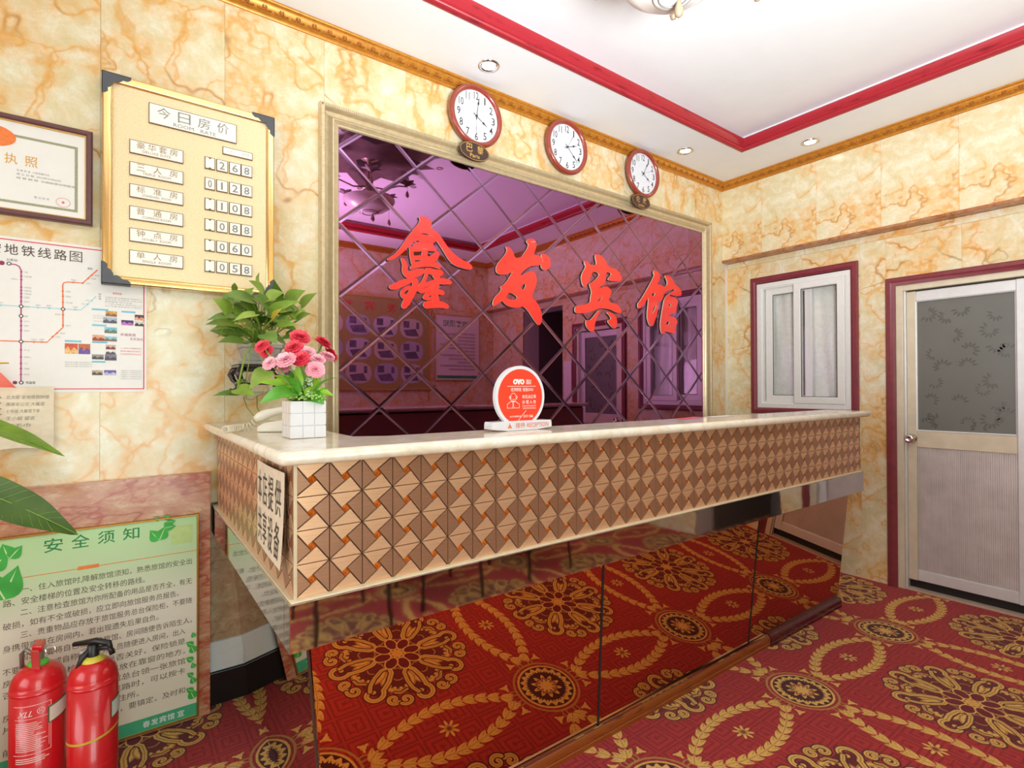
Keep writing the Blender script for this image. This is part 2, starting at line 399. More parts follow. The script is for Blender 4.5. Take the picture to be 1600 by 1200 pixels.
    # ---- leaf garlands
    def leaf(Xa,Ya,cx,cy,an,L,W):
        m=(abs(Xa-cx)<L)&(abs(Ya-cy)<L)
        if not m.any():return
        dx,dy=Xa[m]-cx,Ya[m]-cy
        u=dx*np.cos(an)+dy*np.sin(an);v=-dx*np.sin(an)+dy*np.cos(an)
        t=u/L+.5
        inside=(t>0)&(t<1)&(abs(v)<W*np.sqrt(np.clip(t,0,1))*(1-np.clip(t,0,1))*2.6)
        s=img[m];s[inside]=GOLD;s[inside&(abs(v)<.0016)]=MID;img[m]=s
    for horiz in (True,False):
        Xa=(U%P)-c if horiz else (V%P)-c
        Ya=((V+c)%P-c) if horiz else ((U+c)%P-c)
        for s in (1,-1):
            n=13
            for kk in range(n):
                t=-1+2*(kk+.5)/n
                cx=.30*t;cy=s*.105*(1-t*t)**.85
                sl=np.arctan2(s*.105*.85*(1-t*t)**-.15*(-2*t),.30)
                dr=1 if horiz else -1
                for sg in (1,-1):
                    leaf(Xa,Ya,cx+.010*sg*-np.sin(sl),cy+.010*sg*np.cos(sl),sl+sg*.52,.060,.0135)
                leaf(Xa,Ya,cx,cy,sl,.055,.012)
        q=np.hypot(Xa,Ya);th=np.arctan2(Ya,Xa)
        paint(q<.028+.012*np.cos(8*th),GOLD);paint((q<.016)&(q>.009),MID);paint(q<.009,np.array([140,50,44.]))
    g=rng.normal(0,1,(N,N));g=(g+np.roll(g,1,0)+np.roll(g,1,1))/1.7
    img*=(1+.075*g)[...,None]
    return np.clip(img,0,255)

# ================================================================== THE SETTING
D, WU, WL, YO, XL = 2.466, 3.97, 4.06, -1.02, -2.2
ZC, ZT = 2.965, 3.06
# ---- carpet
def carpet_mat():
    N = 1024; im = bpy.data.images.new('carpet_weave', N, N)
    px = np.ones((N, N, 4), np.float32); px[..., :3] = carpet_pixels(N)/255
    im.pixels.foreach_set(px.ravel()); im.update(); im.pack()
    m = bpy.data.materials.new('patterned_carpet'); m.use_nodes = True; T = NT(m)
    tc = T.n('TexCoord'); mp = T.n('Mapping'); T.l(tc.outputs['Object'], mp.inputs['Vector'])
    k = 1/.925; mp.inputs['Scale'].default_value = (k, k, 1); mp.inputs['Location'].default_value = (-2.352*k, -1.100*k, 0)
    ti = T.n('TexImage'); ti.image = im; ti.extension = 'REPEAT'; T.l(mp.outputs[0], ti.inputs['Vector'])
    T.l(ti.outputs['Color'], T.b.inputs['Base Color']); T.b.inputs['Roughness'].default_value = .95
    T.b.inputs['Specular IOR Level'].default_value = .15; T.b.inputs['Sheen Weight'].default_value = .15
    n = T.n('TexNoise', Scale=420., Detail=2.); T.l(tc.outputs['Object'], n.inputs['Vector'])
    bp = T.n('Bump', Strength=.5, Distance=.003); T.l(n.outputs['Fac'], bp.inputs['Height']); T.l(bp.outputs[0], T.b.inputs['Normal'])
    return m
tag(G().box(XL-.1, WL+.02, YO-.1, 2.50, -.05, 0).box(WL+.02, WL+1.3, -.35, .392, -.05, 0).obj('floor', carpet_mat()), kind='structure')
# ---- ceiling: flat tray with a lower border all round
RX0, RX1, RY0, RY1 = -1.7, 3.52, -.55, 2.03
tag(G().box(RX0-.02, RX1+.02, RY0-.02, RY1+.02, ZT, ZT+.1).obj('ceiling', M_white), kind='structure')
g = G()
g.box(XL-.1, WL+.2, RY1, 2.6, ZC, ZT+.1).box(XL-.1, WL+.2, YO-.1, RY0, ZC, ZT+.1).box(XL-.1, RX0, RY0, RY1, ZC, ZT+.1).box(RX1, WL+.2, RY0, RY1, ZC, ZT+.1)
tag(g.obj('ceiling_border', M_white), kind='structure')
fz = lambda u, v, d=0.: (u, v, d)
g = frame_g(fz, RX0, RX1, RY0, RY1, [(-.006, ZC), (-.006, ZC-.006), (.006, ZC-.008), (.016, ZC-.002), (.020, ZC+.010), (.014, ZC+.018), (.010, ZC+.026), (.024, ZC+.040), (.036, ZC+.054), (.038, ZC+.066), (.030, ZC+.072), (-.002, ZC+.072)])
o = tag(g.obj('trim_1', M_redtrim), kind='structure'); autosmooth(o, 50)
g = frame_g(fz, XL, WU, YO, D, [(-.002, 2.905), (.006, 2.905), (.010, 2.910), (.010, 2.917), (.016, 2.921), (.020, 2.924), (.034, 2.944), (.036, 2.950), (.042, 2.953), (.046, 2.958), (.046, 2.9655), (-.002, 2.9655)])
cor = tag(g.obj('trim_2', M_cornice), kind='structure'); autosmooth(cor, 40)
# scroll relief on the gilt cornice
g = G()
def scroll(px, py, ux, uy, s):   # along (ux,uy); normal leans down and into the room
    nx, ny = (uy, -ux)
    pts = []
    for k in range(9):
        a = -2.4 + 4.6*k/8; r = .0115*(1-.06*k)
        q, w = r*math.cos(a)*s*1.25 + .003*k*s, r*math.sin(a)*.9
        pts.append((px+ux*q+nx*(.028+w*.75), py+uy*q+ny*(.028+w*.75), 2.934+w*.75))
    g.tube(pts, [.0042, .0044, .0046, .0046, .0044, .004, .0036, .003, .0018], 5)
for k in range(107): scroll(.30+.0345*k, D, 1, 0, 1 if k % 2 else -1)
for k in range(56): scroll(WU, 2.44-.0345*k, 0, -1, 1 if k % 2 else -1)
rl = g.obj('scroll_relief', M_cornice_d, cor, smooth=True); rl['kind'] = 'stuff'
# ---- clad walls: every panel of the sheet cladding is a part of its wall
def panel(parent, bx, corner, m=M_marble, name='panel'):
    o = G().box(*bx).obj(name, m, parent)
    c = Vector(corner); o.data.transform(Matrix.Translation(-c)); o.location = c; return o
wb = struct('wall_back')
G().box(XL-.1, WL+.1, 2.505, 2.6, 0, ZT).obj('backing', M_white, wb)
x = -.064 - .4067*6; k = 0
while x < WU:
    a, b = max(x, XL), min(x+.4067, WL+.01)
    if b > a + .01: panel(wb, (a+.0004, b-.0004, D, D+.02, .838, ZC), (x, D, [.1, .42, .1, .9, .42][k % 5]))
    x += .4067; k += 1
G().box(XL, WL, D+.012, D+.02, .84, ZC).obj('batten_board', M_pvc, wb)
panel(wb, (-.35-.9, .288, 2.437, D-.0005, 0, .965), (.1, 2.437, .2), M_dado, 'dado_panel')
panel(wb, (XL, -.352-.9, 2.437, D-.0005, 0, .965), (-1.1, 2.437, .2), M_dado, 'dado_panel')
for zi in range(2):
    for xi in range(5): panel(wb, (.12+.3*xi+.001, .42+.3*xi-.001, 2.50, 2.506, .256+.3*zi+.001, .556+.3*zi-.001), (.1+.3*xi, 2.5, .3*zi), M_tile_beige, 'wall_tile')
for xi in range(5): panel(wb, (.12+.3*xi+.001, .42+.3*xi-.001, 2.498, 2.506, .135, .254), (.1, 2.5, .0), M_pvc, 'white_tile')
tag(G().box(.28, WL, 2.488, 2.505, 0, .131).obj('baseboard_back', M_granite, bevel=.002), kind='structure')
wr = struct('wall_right')
def minus(r, holes):
    out = [r]
    for h in holes:
        nx = []
        for a0, a1, b0, b1 in out:
            if h[0] >= a1 or h[1] <= a0 or h[2] >= b1 or h[3] <= b0: nx.append((a0, a1, b0, b1)); continue
            c0, c1 = max(a0, h[0]), min(a1, h[1])
            if c0 > a0: nx.append((a0, c0, b0, b1))
            if c1 < a1: nx.append((c1, a1, b0, b1))
            if h[2] > b0: nx.append((c0, c1, b0, h[2]))
            if h[3] < b1: nx.append((c0, c1, h[3], b1))
        out = nx
    return out
holes = [(1.53, 2.245, 1.12, 2.14), (.585, 1.315, -.1, 1.985), (-.35, .392, -.1, 2.25)]
ys = [2.5, 2.274, 1.877, 1.496, 1.343, .949, .555, .16, -.235, -.63, YO]
for k in range(len(ys)-1):
    for a0, a1, b0, b1 in minus((ys[k+1]+.0004, ys[k]-.0004, 0, 2.335), holes):
        panel(wr, (WL, WL+.02, a0, a1, b0, b1), (WL, ys[k+1], [.3, .66][k % 2]))
y = 2.133+.3985
while y > YO:
    a, b = max(y-.3985, YO), min(y, D)
    panel(wr, (WU, WU+.1, a+.0004, b-.0004, 2.337, ZC), (WU, y-.3985, 2.0)); y -= .3985
g = G(); g.box(WL+.02, WL+.26, 1.315, 2.6, 0, 1.12).box(WL+.02, WL+.26, 2.245, 2.6, 1.12, 2.14).box(WL+.02, WL+.26, 1.315, 1.53, 1.12, 2.14).box(WL+.02, WL+.26, .585, 2.6, 2.14, ZT).box(WL+.02, WL+.26, .585, 1.315, 1.985, 2.14).box(WL+.02, WL+.26, .392, .585, 0, ZT).box(WL+.02, WL+.26, -.35, .392, 2.25, ZT).box(WL+.02, WL+.26, YO-.1, -.35, 0, ZT)
g.obj('masonry', M_pvc, wr)
M_ledge = marble('brown_marble_print', ((196, 150, 108), (176, 124, 84), (150, 98, 64)), (170, 84, 40), (110, 70, 46), .25, 1.4)
tag(G().box(WU-.012, WL+.001, YO, D, 2.318, 2.3365).obj('trim_3', M_ledge, bevel=.003), kind='structure')
tag(G().box(WL-.012, WL+.001, YO, D, 2.275, 2.3175).obj('trim_4', M_marble, bevel=.003), kind='structure')
wf = struct('wall_front')
for a0, a1, b0, b1 in minus((XL, WL, 0, ZC), [(-.55, .75, -.1, 2.4)]):
    G().box(a0, a1, YO-.03, YO, b0, b1).obj('panel', M_marble, wf)
wl = struct('wall_left')
for a0, a1, b0, b1 in minus((YO, 2.5, 0, ZC), [(-.4, 1.8, .7, 2.5)]):
    G().box(XL-.04, XL, a0, a1, b0, b1).obj('panel', M_marble, wl)
M_dadowood = mat('dark_wood_dado', (176, 120, 98), .4, noise=.15)
tag(G().box(.80, 4.05, YO, YO+.02, 0, 1.03).box(.80, 4.05, YO, YO+.05, 1.03, 1.065).obj('trim_5', M_dadowood, bevel=.004), kind='structure')
# dark passage behind the opening in the right wall
g = G(); g.box(WL+.26, WL+1.3, -.45, -.35, 0, 2.4).box(WL+.26, WL+1.3, .392, .5, 0, 2.4).box(WL+1.3, WL+1.4, -.45, .5, 0, 2.4).box(WL+.26, WL+1.4, -.45, .5, 2.3, 2.4)
tag(g.obj('wall_passage', mat('passage_plaster', (120, 110, 104), .7)), kind='structure')
# ---- window in the right wall
w1 = struct('window_1', (WL, 1.89, 1.12)); f = on_x(WL)
prof = [(0, -.002), (0, .018), (.008, .024), (.030, .024), (.036, .018), (.046, .014), (.046, -.05)]
autosmooth(frame_g(f, -2.268, -1.503, 1.095, 2.164, prof).obj('casing', M_maroon, w1), 35)
autosmooth(frame_g(f, -2.226, -1.545, 1.138, 2.113, [(0, -.05), (0, .004), (.036, .004), (.036, -.004), (.046, -.006), (.046, -.06)]).obj('outer_frame', M_pvc, w1, bevel=.0015), 35)
def sash(name, u0, u1, v0, v1, d, wd):
    s = frame_g(f, u0, u1, v0, v1, [(0, d-.03), (0, d), (.004, d+.003), (wd-.008, d+.003), (wd, d-.006), (wd, d-.03)]).obj(name, M_pvc, w1)
    G().box(WL-d+.012, WL-d+.016, -u1+wd-.004, -u0-wd+.004, v0+wd-.004, v1-wd+.004).obj('pane', M_glass, s)
    frame_g(f, u0+wd-.004, u1-wd+.004, v0+wd-.004, v1-wd+.004, [(0, d-.008), (0, d-.004), (.006, d-.004), (.006, d-.008)]).obj('gasket', M_black, s); return s
sash('sash', -2.172, -1.826, 1.184, 2.072, -.034, .055)
sash('sash', -1.940, -1.592, 1.176, 2.078, .004, .053)
def folds(u, v):
    return (WL+.085 + (.005*math.sin(u*31+1.2*math.sin(v*3)) + .003*math.sin(u*57+v*6) + .010*math.sin((u*1.1+v*.55)*17)*(1-v)*.7), 2.30-.83*u, 1.08+1.06*v)
G().grid(folds, 70, 24).obj('net_curtain', mat('white_curtain', (232, 232, 224), .8), w1, smooth=True)
# ---- aluminium door in the right wall
d1 = struct('door_1', (WL, .95, 0))
def casing(parent, y0, y1, zt, m):   # three-sided architrave, y1 is the jamb towards the back wall
    g = G(); pr = [(0, -.002), (0, .018), (.006, .025), (.026, .025), (.034, .019), (.054, .014), (.054, -.03)]
    path = [lambda a, b: (WL-b, y1-a, 0), lambda a, b: (WL-b, y1-a, zt-a), lambda a, b: (WL-b, y0+a, zt-a), lambda a, b: (WL-b, y0+a, 0)]
    return autosmooth(g.sweep(pr, path).obj('casing', m, parent), 35)
casing(d1, .563, 1.341, 2.008, M_maroon)
G().box(WL-.004, WL+.07, 1.250, 1.288, 0, 1.956).box(WL-.004, WL+.07, .616, .654, 0, 1.956).box(WL-.002, WL+.07, .654, 1.250, 1.918, 1.956).obj('jamb', M_alu_cream, d1, bevel=.002)
G().box(WL+.010, WL+.05, 1.238, 1.250, 0, 1.918).box(WL+.012, WL+.05, .654, .662, 0, 1.918).obj('door_stop', M_alu, d1, bevel=.002)
leaf = G().box(WL+.022, WL+.055, 1.188, 1.238, .066, 1.910).obj('door_stile', M_alu_cream, d1, bevel=.003)
G().box(WL+.022, WL+.055, .664, .716, .066, 1.910).obj('door_stile', M_alu, d1, bevel=.003)
G().box(WL+.023, WL+.054, .716, 1.188, 1.846, 1.908).obj('door_rail', M_alu, d1, bevel=.003)
G().box(WL+.023, WL+.054, .716, 1.188, .915, 1.020).obj('door_rail', M_alu_cream, d1, bevel=.003)
G().box(WL+.023, WL+.054, .716, 1.188, .068, .135).obj('door_rail', M_alu, d1, bevel=.003)
prof = []
for k in range(48): prof += [(1.188-.472*(k+q)/48, h) for q, h in ((0, 0), (.12, .003), (.7, .003), (.82, 0))]
G().add([(WL+.036-h, yy, zz) for zz in (.13, .92) for yy, h in prof], [(i, i+1, i+1+len(prof), i+len(prof)) for i in range(len(prof)-1)]).obj('ribbed_panel', M_alu_rib, d1)
frost = mat('frosted_grey_glass', (112, 112, 106), .32, noise=.05, nscale=5)
pn = G().box(WL+.034, WL+.040, .714, 1.190, 1.016, 1.850).obj('frosted_pane', frost, d1)
frame_g(f, -1.188, -.716, 1.020, 1.846, [(0, -.024), (0, -.019), (.006, -.022), (.006, -.034)]).obj('glazing_bead', M_alu, d1)
g = G(); rnd = random.Random(5)
spr = [(1.125,1.76),(1.03,1.73),(.96,1.77),(.80,1.72),(.83,1.63),(1.0,1.62),(.93,1.52),(.80,1.54),(.76,1.50),(1.10,1.50),(1.06,1.42),(.94,1.43),(1.09,1.33),(.82,1.33),(.86,1.28),(1.12,1.22),(.98,1.21),(.80,1.20),(.83,1.10),(.77,1.13),(1.08,1.08),(.94,1.08),(1.15,1.12),(.88,1.05)]
for (yy, zz) in spr:
    a0 = rnd.uniform(0, 6.28); n = rnd.randint(6, 9); sz = rnd.uniform(.75, 1.15)
    for k in range(n):
        a = a0 + (k-n/2)*.52; r0 = .010+.004*k*.5
        L, W = .034*sz, .0075*sz
        cx, cz = yy + math.cos(a)*(r0+L/2), zz + math.sin(a)*(r0+L/2)
        pts = [(cx+math.cos(a)*t*L/2-math.sin(a)*w*W, cz+math.sin(a)*t*L/2+math.cos(a)*w*W) for t, w in ((-1, 0), (-.3, .9), (.4, .7), (1, 0), (.4, -.7), (-.3, -.9))]
        if all(.722 < p[0] < 1.184 and 1.026 < p[1] < 1.84 for p in pts): g.flat([pts], lambda u, v, d: (WL+.0335-d, u, v), 0)
o = g.obj('etched_leaves', mat('clear_etch', (99, 98, 93), .22, noise=.06), pn); o['kind'] = 'stuff'
kn = G().lathe([(.030, 0), (.030, .006), (.014, .010), (.012, .028), (.024, .036), (.028, .046), (.024, .056), (.014, .060), (.012, .056), (0, .056)], (WL+.022, 1.214, .968), (-1, 0, 0), 24).obj('door_knob', M_chrome, d1, smooth=True)
G().box(WL+.002, WL+.12, .60, 1.30, -.02, .012).obj('threshold', mat('stone_threshold', (196, 172, 150), .5), d1)
G().box(WL+.056, WL+.062, .63, 1.28, 0, 1.95).obj('back_board', M_black, d1)
# ---- glazed street door behind the camera, shop window on the left
d2 = struct('door_2', (.1, YO, 0))
g = G().box(-.55, -.48, YO-.06, YO, 0, 2.4).box(.68, .75, YO-.06, YO, 0, 2.4).box(-.48, .68, YO-.06, YO, 2.33, 2.4).box(.06, .14, YO-.05, YO-.01, 0, 2.33).box(-.48, .68, YO-.05, YO-.01, 0, .12).box(-.48, .68, YO-.05, YO-.01, 2.02, 2.08)
g.obj('door_frame', M_alu, d2, bevel=.004)
G().box(-.48, .06, YO-.034, YO-.028, .12, 2.33).obj('pane', M_glass_g, d2); G().box(.14, .68, YO-.034, YO-.028, .12, 2.33).obj('pane', M_glass_g, d2)
w2 = struct('window_2', (XL, .7, .7))
G().box(XL-.06, XL+.01, -.4, -.33, .7, 2.5).box(XL-.06, XL+.01, 1.73, 1.8, .7, 2.5).box(XL-.06, XL+.01, -.33, 1.73, .7, .77).box(XL-.06, XL+.01, -.33, 1.73, 2.43, 2.5).box(XL-.05, XL, .67, .73, .77, 2.43).obj('window_frame', M_pvc, w2, bevel=.004)
G().box(XL-.033, XL-.027, -.33, 1.73, .77, 2.43).obj('pane', M_glass, w2)
TRACE_GOLD = [[[(1220,2171),(1235,2178),(1264,2177),(1287,2158),(1284,2136),(1276,2130),(1310,2115),(1337,2096),(1364,2063),(1391,2034),(1423,2010),(1468,1988),(1519,1975),(1536,1958),(1528,1946),(1485,1946),(1423,1957),(1396,1978),(1369,2012),(1337,2054),(1300,2090),(1263,2100),(1228,2096),(1202,2074),(1185,2066),(1202,2046),(1187,2046),(1162,2017),(1104,1958),(1061,1930),(1045,1932),(1080,1955),(1114,1991),(1177,2088),(1233,2155)]]]
TRACE_GOLD_S = [[(1187,2064,23),(1233,2070,32),(1274,2067,37),(1313,2074,14)],[(1274,2081,28),(1263,2042,42),(1263,2019,28)],[(1190,2021,8),(1228,2039,18),(1274,2044,27),(1295,2057,14)],[(1167,2006,10),(1192,2006,23),(1238,2015,23),(1279,2024,27),(1315,2020,10)],[(1177,2006,18),(1177,1974,16),(1187,1930,18)],[(1253,2013,23),(1248,1975,28),(1243,1937,28)],[(1187,1959,18),(1232,1967,18),(1274,1969,18)],[(1326,2005,19),(1310,1984,31),(1284,1962,28),(1273,1951,19)],[(1172,1905,8),(1202,1925,23),(1248,1940,30),(1294,1944,27),(1326,1937,22),(1336,1927,9)],[(1124,1946,9),(1140,1919,22),(1140,1887,25),(1162,1870,29),(1207,1887,34),(1245,1901,18)],[(1162,1858,14),(1177,1869,23)],[(1063,1797,16),(1089,1805,29),(1133,1828,27),(1172,1844,20),(1204,1847,18)],[(1199,1847,27),(1194,1812,27),(1172,1771,32),(1150,1735,34),(1132,1706,23)],[(1177,1805,18),(1147,1800,14),(1127,1782,15),(1130,1760,18),(1155,1760,23)],[(1187,1797,27),(1217,1810,14)],[(1266,1913,17),(1258,1879,14),(1242,1845,14),(1225,1818,19),(1224,1795,21)],[(1268,1908,23),(1310,1900,32),(1350,1905,23)],[(1310,1890,33),(1326,1869,28),(1315,1835,28),(1307,1796,33),(1317,1741,37)],[(1227,1820,21),(1263,1834,16),(1305,1852,18),(1358,1861,30),(1404,1859,14)],[(1227,1795,18),(1258,1805,18),(1294,1828,14)],[(1252,1772,16),(1283,1794,23),(1325,1803,23),(1357,1799,21)],[(1247,1767,18),(1273,1760,11),(1304,1773,14)],[(1252,1726,32),(1299,1735,35),(1347,1737,30),(1384,1729,18)]]
TRACE_FA = [[[(1765,2104),(1785,2105),(1812,2082),(1824,2044),(1871,2059),(1883,2065),(1940,2146),(1912,2159),(1931,2177),(1963,2183),(1986,2161),(1976,2122),(1956,2084),(2008,2091),(2035,2067),(2021,2037),(1956,2026),(1905,2006),(1848,1942),(1940,1988),(1969,1987),(1988,1949),(1975,1902),(1939,1838),(1987,1808),(2020,1760),(2026,1709),(2010,1675),(1987,1684),(1898,1787),(1848,1765),(1799,1765),(1763,1777),(1736,1803),(1674,1754),(1675,1797),(1742,1859),(1724,1872),(1763,1891),(1818,1980),(1787,1959),(1728,1942),(1698,1952),(1697,1990),(1782,2082)],[(1854,1891),(1917,1921),(1892,1863),(1873,1876)],[(1754,1817),(1781,1850),(1811,1847),(1857,1825),(1823,1804),(1781,1803)]],[[(2023,2096),(2041,2105),(2075,2098),(2094,2075),(2091,2034),(2054,2009),(2031,2018),(2023,2035),(2045,2063)]]]
TRACE_BIN = [[[(2380,2108),(2401,2113),(2432,2088),(2502,2097),(2478,2159),(2499,2171),(2538,2163),(2574,2138),(2596,2097),(2678,2095),(2716,2069),(2731,2026),(2655,2015),(2588,2015),(2648,2065),(2589,2071),(2570,2053),(2577,2016),(2559,1991),(2508,1955),(2523,1946),(2581,1973),(2625,1950),(2625,1929),(2584,1864),(2676,1862),(2714,1839),(2728,1809),(2691,1804),(2616,1826),(2529,1826),(2451,1801),(2389,1781),(2304,1770),(2298,1803),(2321,1817),(2437,1842),(2438,1885),(2452,1921),(2424,1968),(2452,1978),(2512,2023),(2520,2054),(2453,2058),(2438,2024),(2403,1965),(2386,1946),(2366,1956),(2353,2013),(2390,2062),(2397,2085)],[(2497,1856),(2504,1876),(2555,1907),(2518,1860)]],[[(2507,1804),(2518,1802),(2472,1733),(2464,1665),(2436,1662),(2395,1698),(2395,1733),(2430,1725)]],[[(2587,1798),(2616,1800),(2668,1779),(2683,1738),(2672,1701),(2642,1699),(2590,1742),(2631,1753),(2623,1775)]]]
TRACE_GUAN = [[[(3070,2135),(3095,2142),(3141,2114),(3134,2081),(3090,2039),(3155,2042),(3166,2034),(3184,2029),(3229,2050),(3222,2092),(3196,2114),(3215,2121),(3260,2115),(3297,2082),(3312,2062),(3374,2043),(3393,1997),(3350,1985),(3258,1988),(3240,1991),(3297,2011),(3327,2038),(3281,2028),(3192,2004),(3177,1975),(3154,1931),(3111,1922),(3114,1899),(3110,1858),(3067,1763),(3052,1741),(3021,1741),(2993,1798),(3008,1885),(3015,1940),(3001,1937),(2929,1858),(2898,1855),(2898,1889),(2922,1900),(3084,2103),(3069,2119)],[(3026,1966),(3093,1989),(3068,1943),(3047,1955)],[(3044,1808),(3060,1876),(3093,1895),(3100,1884)]],[[(3191,1948),(3243,1989),(3247,1968),(3311,1970),(3350,1945),(3326,1900),(3322,1861),(3220,1832),(3227,1823),(3302,1822),(3341,1792),(3313,1756),(3309,1704),(3271,1704),(3196,1716),(3181,1694),(3152,1692),(3140,1759),(3161,1843),(3176,1900)],[(3235,1915),(3273,1923),(3258,1894),(3235,1887)],[(3204,1782),(3260,1788),(3226,1753),(3200,1758)]]]

# ================================================================== RECEPTION DESK
X0, X1, YF, ZB, ZTOP = .311, 3.362, 1.243, .828, 1.131
dk = thing('reception_desk', 'long reception desk faced in copper pinwheel mosaic over a sloping bronze mirror base', 'reception desk', (1.8, 1.3, 0))
g = G(); g.box(X0+.006, X1-.002, YF+.006, 1.43, ZB-.02, ZTOP).box(X0+.006, .53, 1.43, 2.462, ZB-.02, ZTOP)
g.obj('upper_carcass', M_joint, dk)
G().box(.536, X1, 1.4305, 1.437, .06, 1.12).box(.5305, .536, 1.437, 2.46, .06, 1.12).obj('back_panel', mat('brown_inner_board', (150, 104, 92), .5), dk)
g = G(); g.add([(.40, 1.36, .74), (3.42, 1.36, .74), (3.42, 1.42, .01), (.46, 1.42, .01), (.40, 1.43, .74), (3.42, 1.43, .74), (3.42, 1.43, .01), (.46, 1.43, .01)],
      [(0, 1, 2, 3), (4, 7, 6, 5), (0, 4, 5, 1), (3, 2, 6, 7), (1, 5, 6, 2), (0, 3, 7, 4)])
g.add([(.375, 1.36, .74), (.375, 2.48, .74), (.448, 2.48, .01), (.448, 1.42, .01), (.50, 1.36, .74), (.50, 2.48, .74), (.50, 2.48, .01), (.50, 1.42, .01)],
      [(0, 1, 2, 3), (4, 7, 6, 5), (0, 4, 5, 1), (3, 2, 6, 7), (1, 5, 6, 2), (0, 3, 7, 4)])
g.obj('lower_carcass', M_joint, dk)
# pinwheel mosaic: four 3-4-5 triangles round an amber bead, 39 x 4 tiles on the front, 16 x 4 on the end
S = (X1-X0)/39; SV = (ZTOP-ZB)/4
def pinwheel():   # bevelled edges catch the light
    g = G(); c = [(0, 0), (1, 0), (1, 1), (0, 1)]
    f0 = lambda a, b, d: (a*S, -d, b*SV)
    for k in range(4):
        A, B = c[k], c[(k+1) % 4]; ux, uy = B[0]-A[0], B[1]-A[1]
        # right angle of the 3-4-5 triangle on side AB, legs .8 from A
        P = (A[0]+.64*ux-.48*uy, A[1]+.64*uy+.48*ux)
        cx, cy = (A[0]+B[0]+P[0])/3, (A[1]+B[1]+P[1])/3
        def sh(p, q): return (p[0]+(cx-p[0])*q, p[1]+(cy-p[1])*q)
        o = [sh(p, .045) for p in (A, B, P)]; i = [sh(p, .095) for p in (A, B, P)]
        vs = [f0(a, b, 0) for a, b in o] + [f0(a, b, .0050) for a, b in o] + [f0(a, b, .0072) for a, b in i]
        g.add(vs, [(6, 7, 8)] + [(q, (q+1) % 3, 3+(q+1) % 3, 3+q) for q in range(3)] + [(3+q, 3+(q+1) % 3, 6+(q+1) % 3, 6+q) for q in range(3)], k % 2)
    return g
def gem():
    g = G(); a = [(.64-.0, .48), (.52, .64), (.36, .52), (.48, .36)]
    m = (.5, .5); o = [(m[0]+(p[0]-m[0])*1.0, m[1]+(p[1]-m[1])*1.0) for p in a]; i = [(m[0]+(p[0]-m[0])*.5, m[1]+(p[1]-m[1])*.5) for p in a]
    vs = [(p[0]*S, .001, p[1]*SV) for p in o] + [(p[0]*S, -.0035, p[1]*SV) for p in o] + [(p[0]*S, -.0062, p[1]*SV) for p in i]
    return g.add(vs, [(q, (q+1) % 4, 4+(q+1) % 4, 4+q) for q in range(4)] + [(4+q, 4+(q+1) % 4, 8+(q+1) % 4, 8+q) for q in range(4)] + [(8, 9, 10, 11)])
t0 = pinwheel().obj('tile', [M_cu_a, M_cu_b], dk, local=True); g0 = gem().obj('bead', M_gem, t0, local=True)
base = Vector((1.8, 1.3, 0)); first = True
def tile_at(x, y, z, rz):
    global first
    if first: t, b = t0, g0; first = False
    else:
        t = t0.copy(); COL.objects.link(t); b = g0.copy(); COL.objects.link(b)
    t.parent = dk; t.location = Vector((x, y, z)) - base; t.rotation_euler = (0, 0, rz); b.parent = t
for i in range(39):
    for j in range(4): tile_at(X0+S*i, YF+.0072, ZB+SV*j, 0)
for i in range(15):
    for j in range(4): tile_at(X0+.0072, YF+.004+S*(i+1), ZB+SV*j, -PI/2)
G().box(X0-.001, X0+.006, YF-.001, YF+.006, ZB, ZTOP).obj('corner_strip', mat('champagne_strip', (206, 184, 152), .35, .2), dk)
# polished steel band
g = G(); g.box(.296, 3.345, 1.222, 1.27, .718, .8255).box(.296, .34, 1.27, 2.462, .718, .8255)
g.obj('steel_band', M_steel, dk, bevel=.0015)
G().box(.300, 3.34, 1.226, 1.262, .8256, .8290).box(.300, .33, 1.262, 2.46, .8256, .8290).obj('band_ledge', mat('cream_sealant', (232, 214, 180), .4), dk, bevel=.001)
# sloping bronze mirrors
yt, yb = 1.336, 1.406
def slope(x0, x1, xb0, xb1):
    g = G(); n = Vector((0, -.9951, -.0988))*.005
    q = [Vector((x0, yt, .725)), Vector((x1, yt, .725)), Vector((xb1, yb, .02)), Vector((xb0, yb, .02))]
    k = [p-n*0 for p in q]; e = [p+n for p in q]
    return g.add([*k, *e], [(4, 5, 6, 7), (3, 2, 1, 0), (0, 1, 5, 4), (1, 2, 6, 5), (2, 3, 7, 6), (3, 0, 4, 7)])
slope(.366, 1.384, .440, 1.420).obj('mirror_panel', M_bronze, dk)
slope(1.390, 2.446, 1.426, 2.446).obj('mirror_panel', M_bronze, dk)
slope(2.452, 3.437, 2.452, 3.437).obj('mirror_panel', M_bronze, dk)
G().add([(.362, 1.342, .725), (.362, 2.484, .725), (.435, 2.484, .012), (.435, 1.396, .012), (.368, 1.342, .725), (.368, 2.484, .725), (.441, 2.484, .012), (.441, 1.396, .012)],
        [(0, 1, 2, 3), (7, 6, 5, 4), (0, 4, 5, 1), (3, 2, 6, 7), (1, 5, 6, 2), (0, 3, 7, 4)]).obj('mirror_panel', M_mirror if False else mat('smoke_mirror', (206, 184, 166), .012, 1., noise=0.), dk)
n = Vector((0, -.9951, -.0988))
G().tube([Vector((.3605, yt, .722))+n*.004, Vector((.4335, yb, .012))+n*.004], .004, 6).obj('corner_trim', mat('brown_edge_strip', (66, 46, 40), .35), dk)
for (xa, xb) in ((1.387, 1.423), (2.449, 2.449)):
    G().obox((Vector((xa, yt, .725))+Vector((xb, yb, .02)))/2+Vector((0, -.001, 0)), (.0048, 0, 0), n*.0058, (Vector((xb, yb, .02))-Vector((xa, yt, .725)))/2).obj('joint_strip', M_joint, dk)
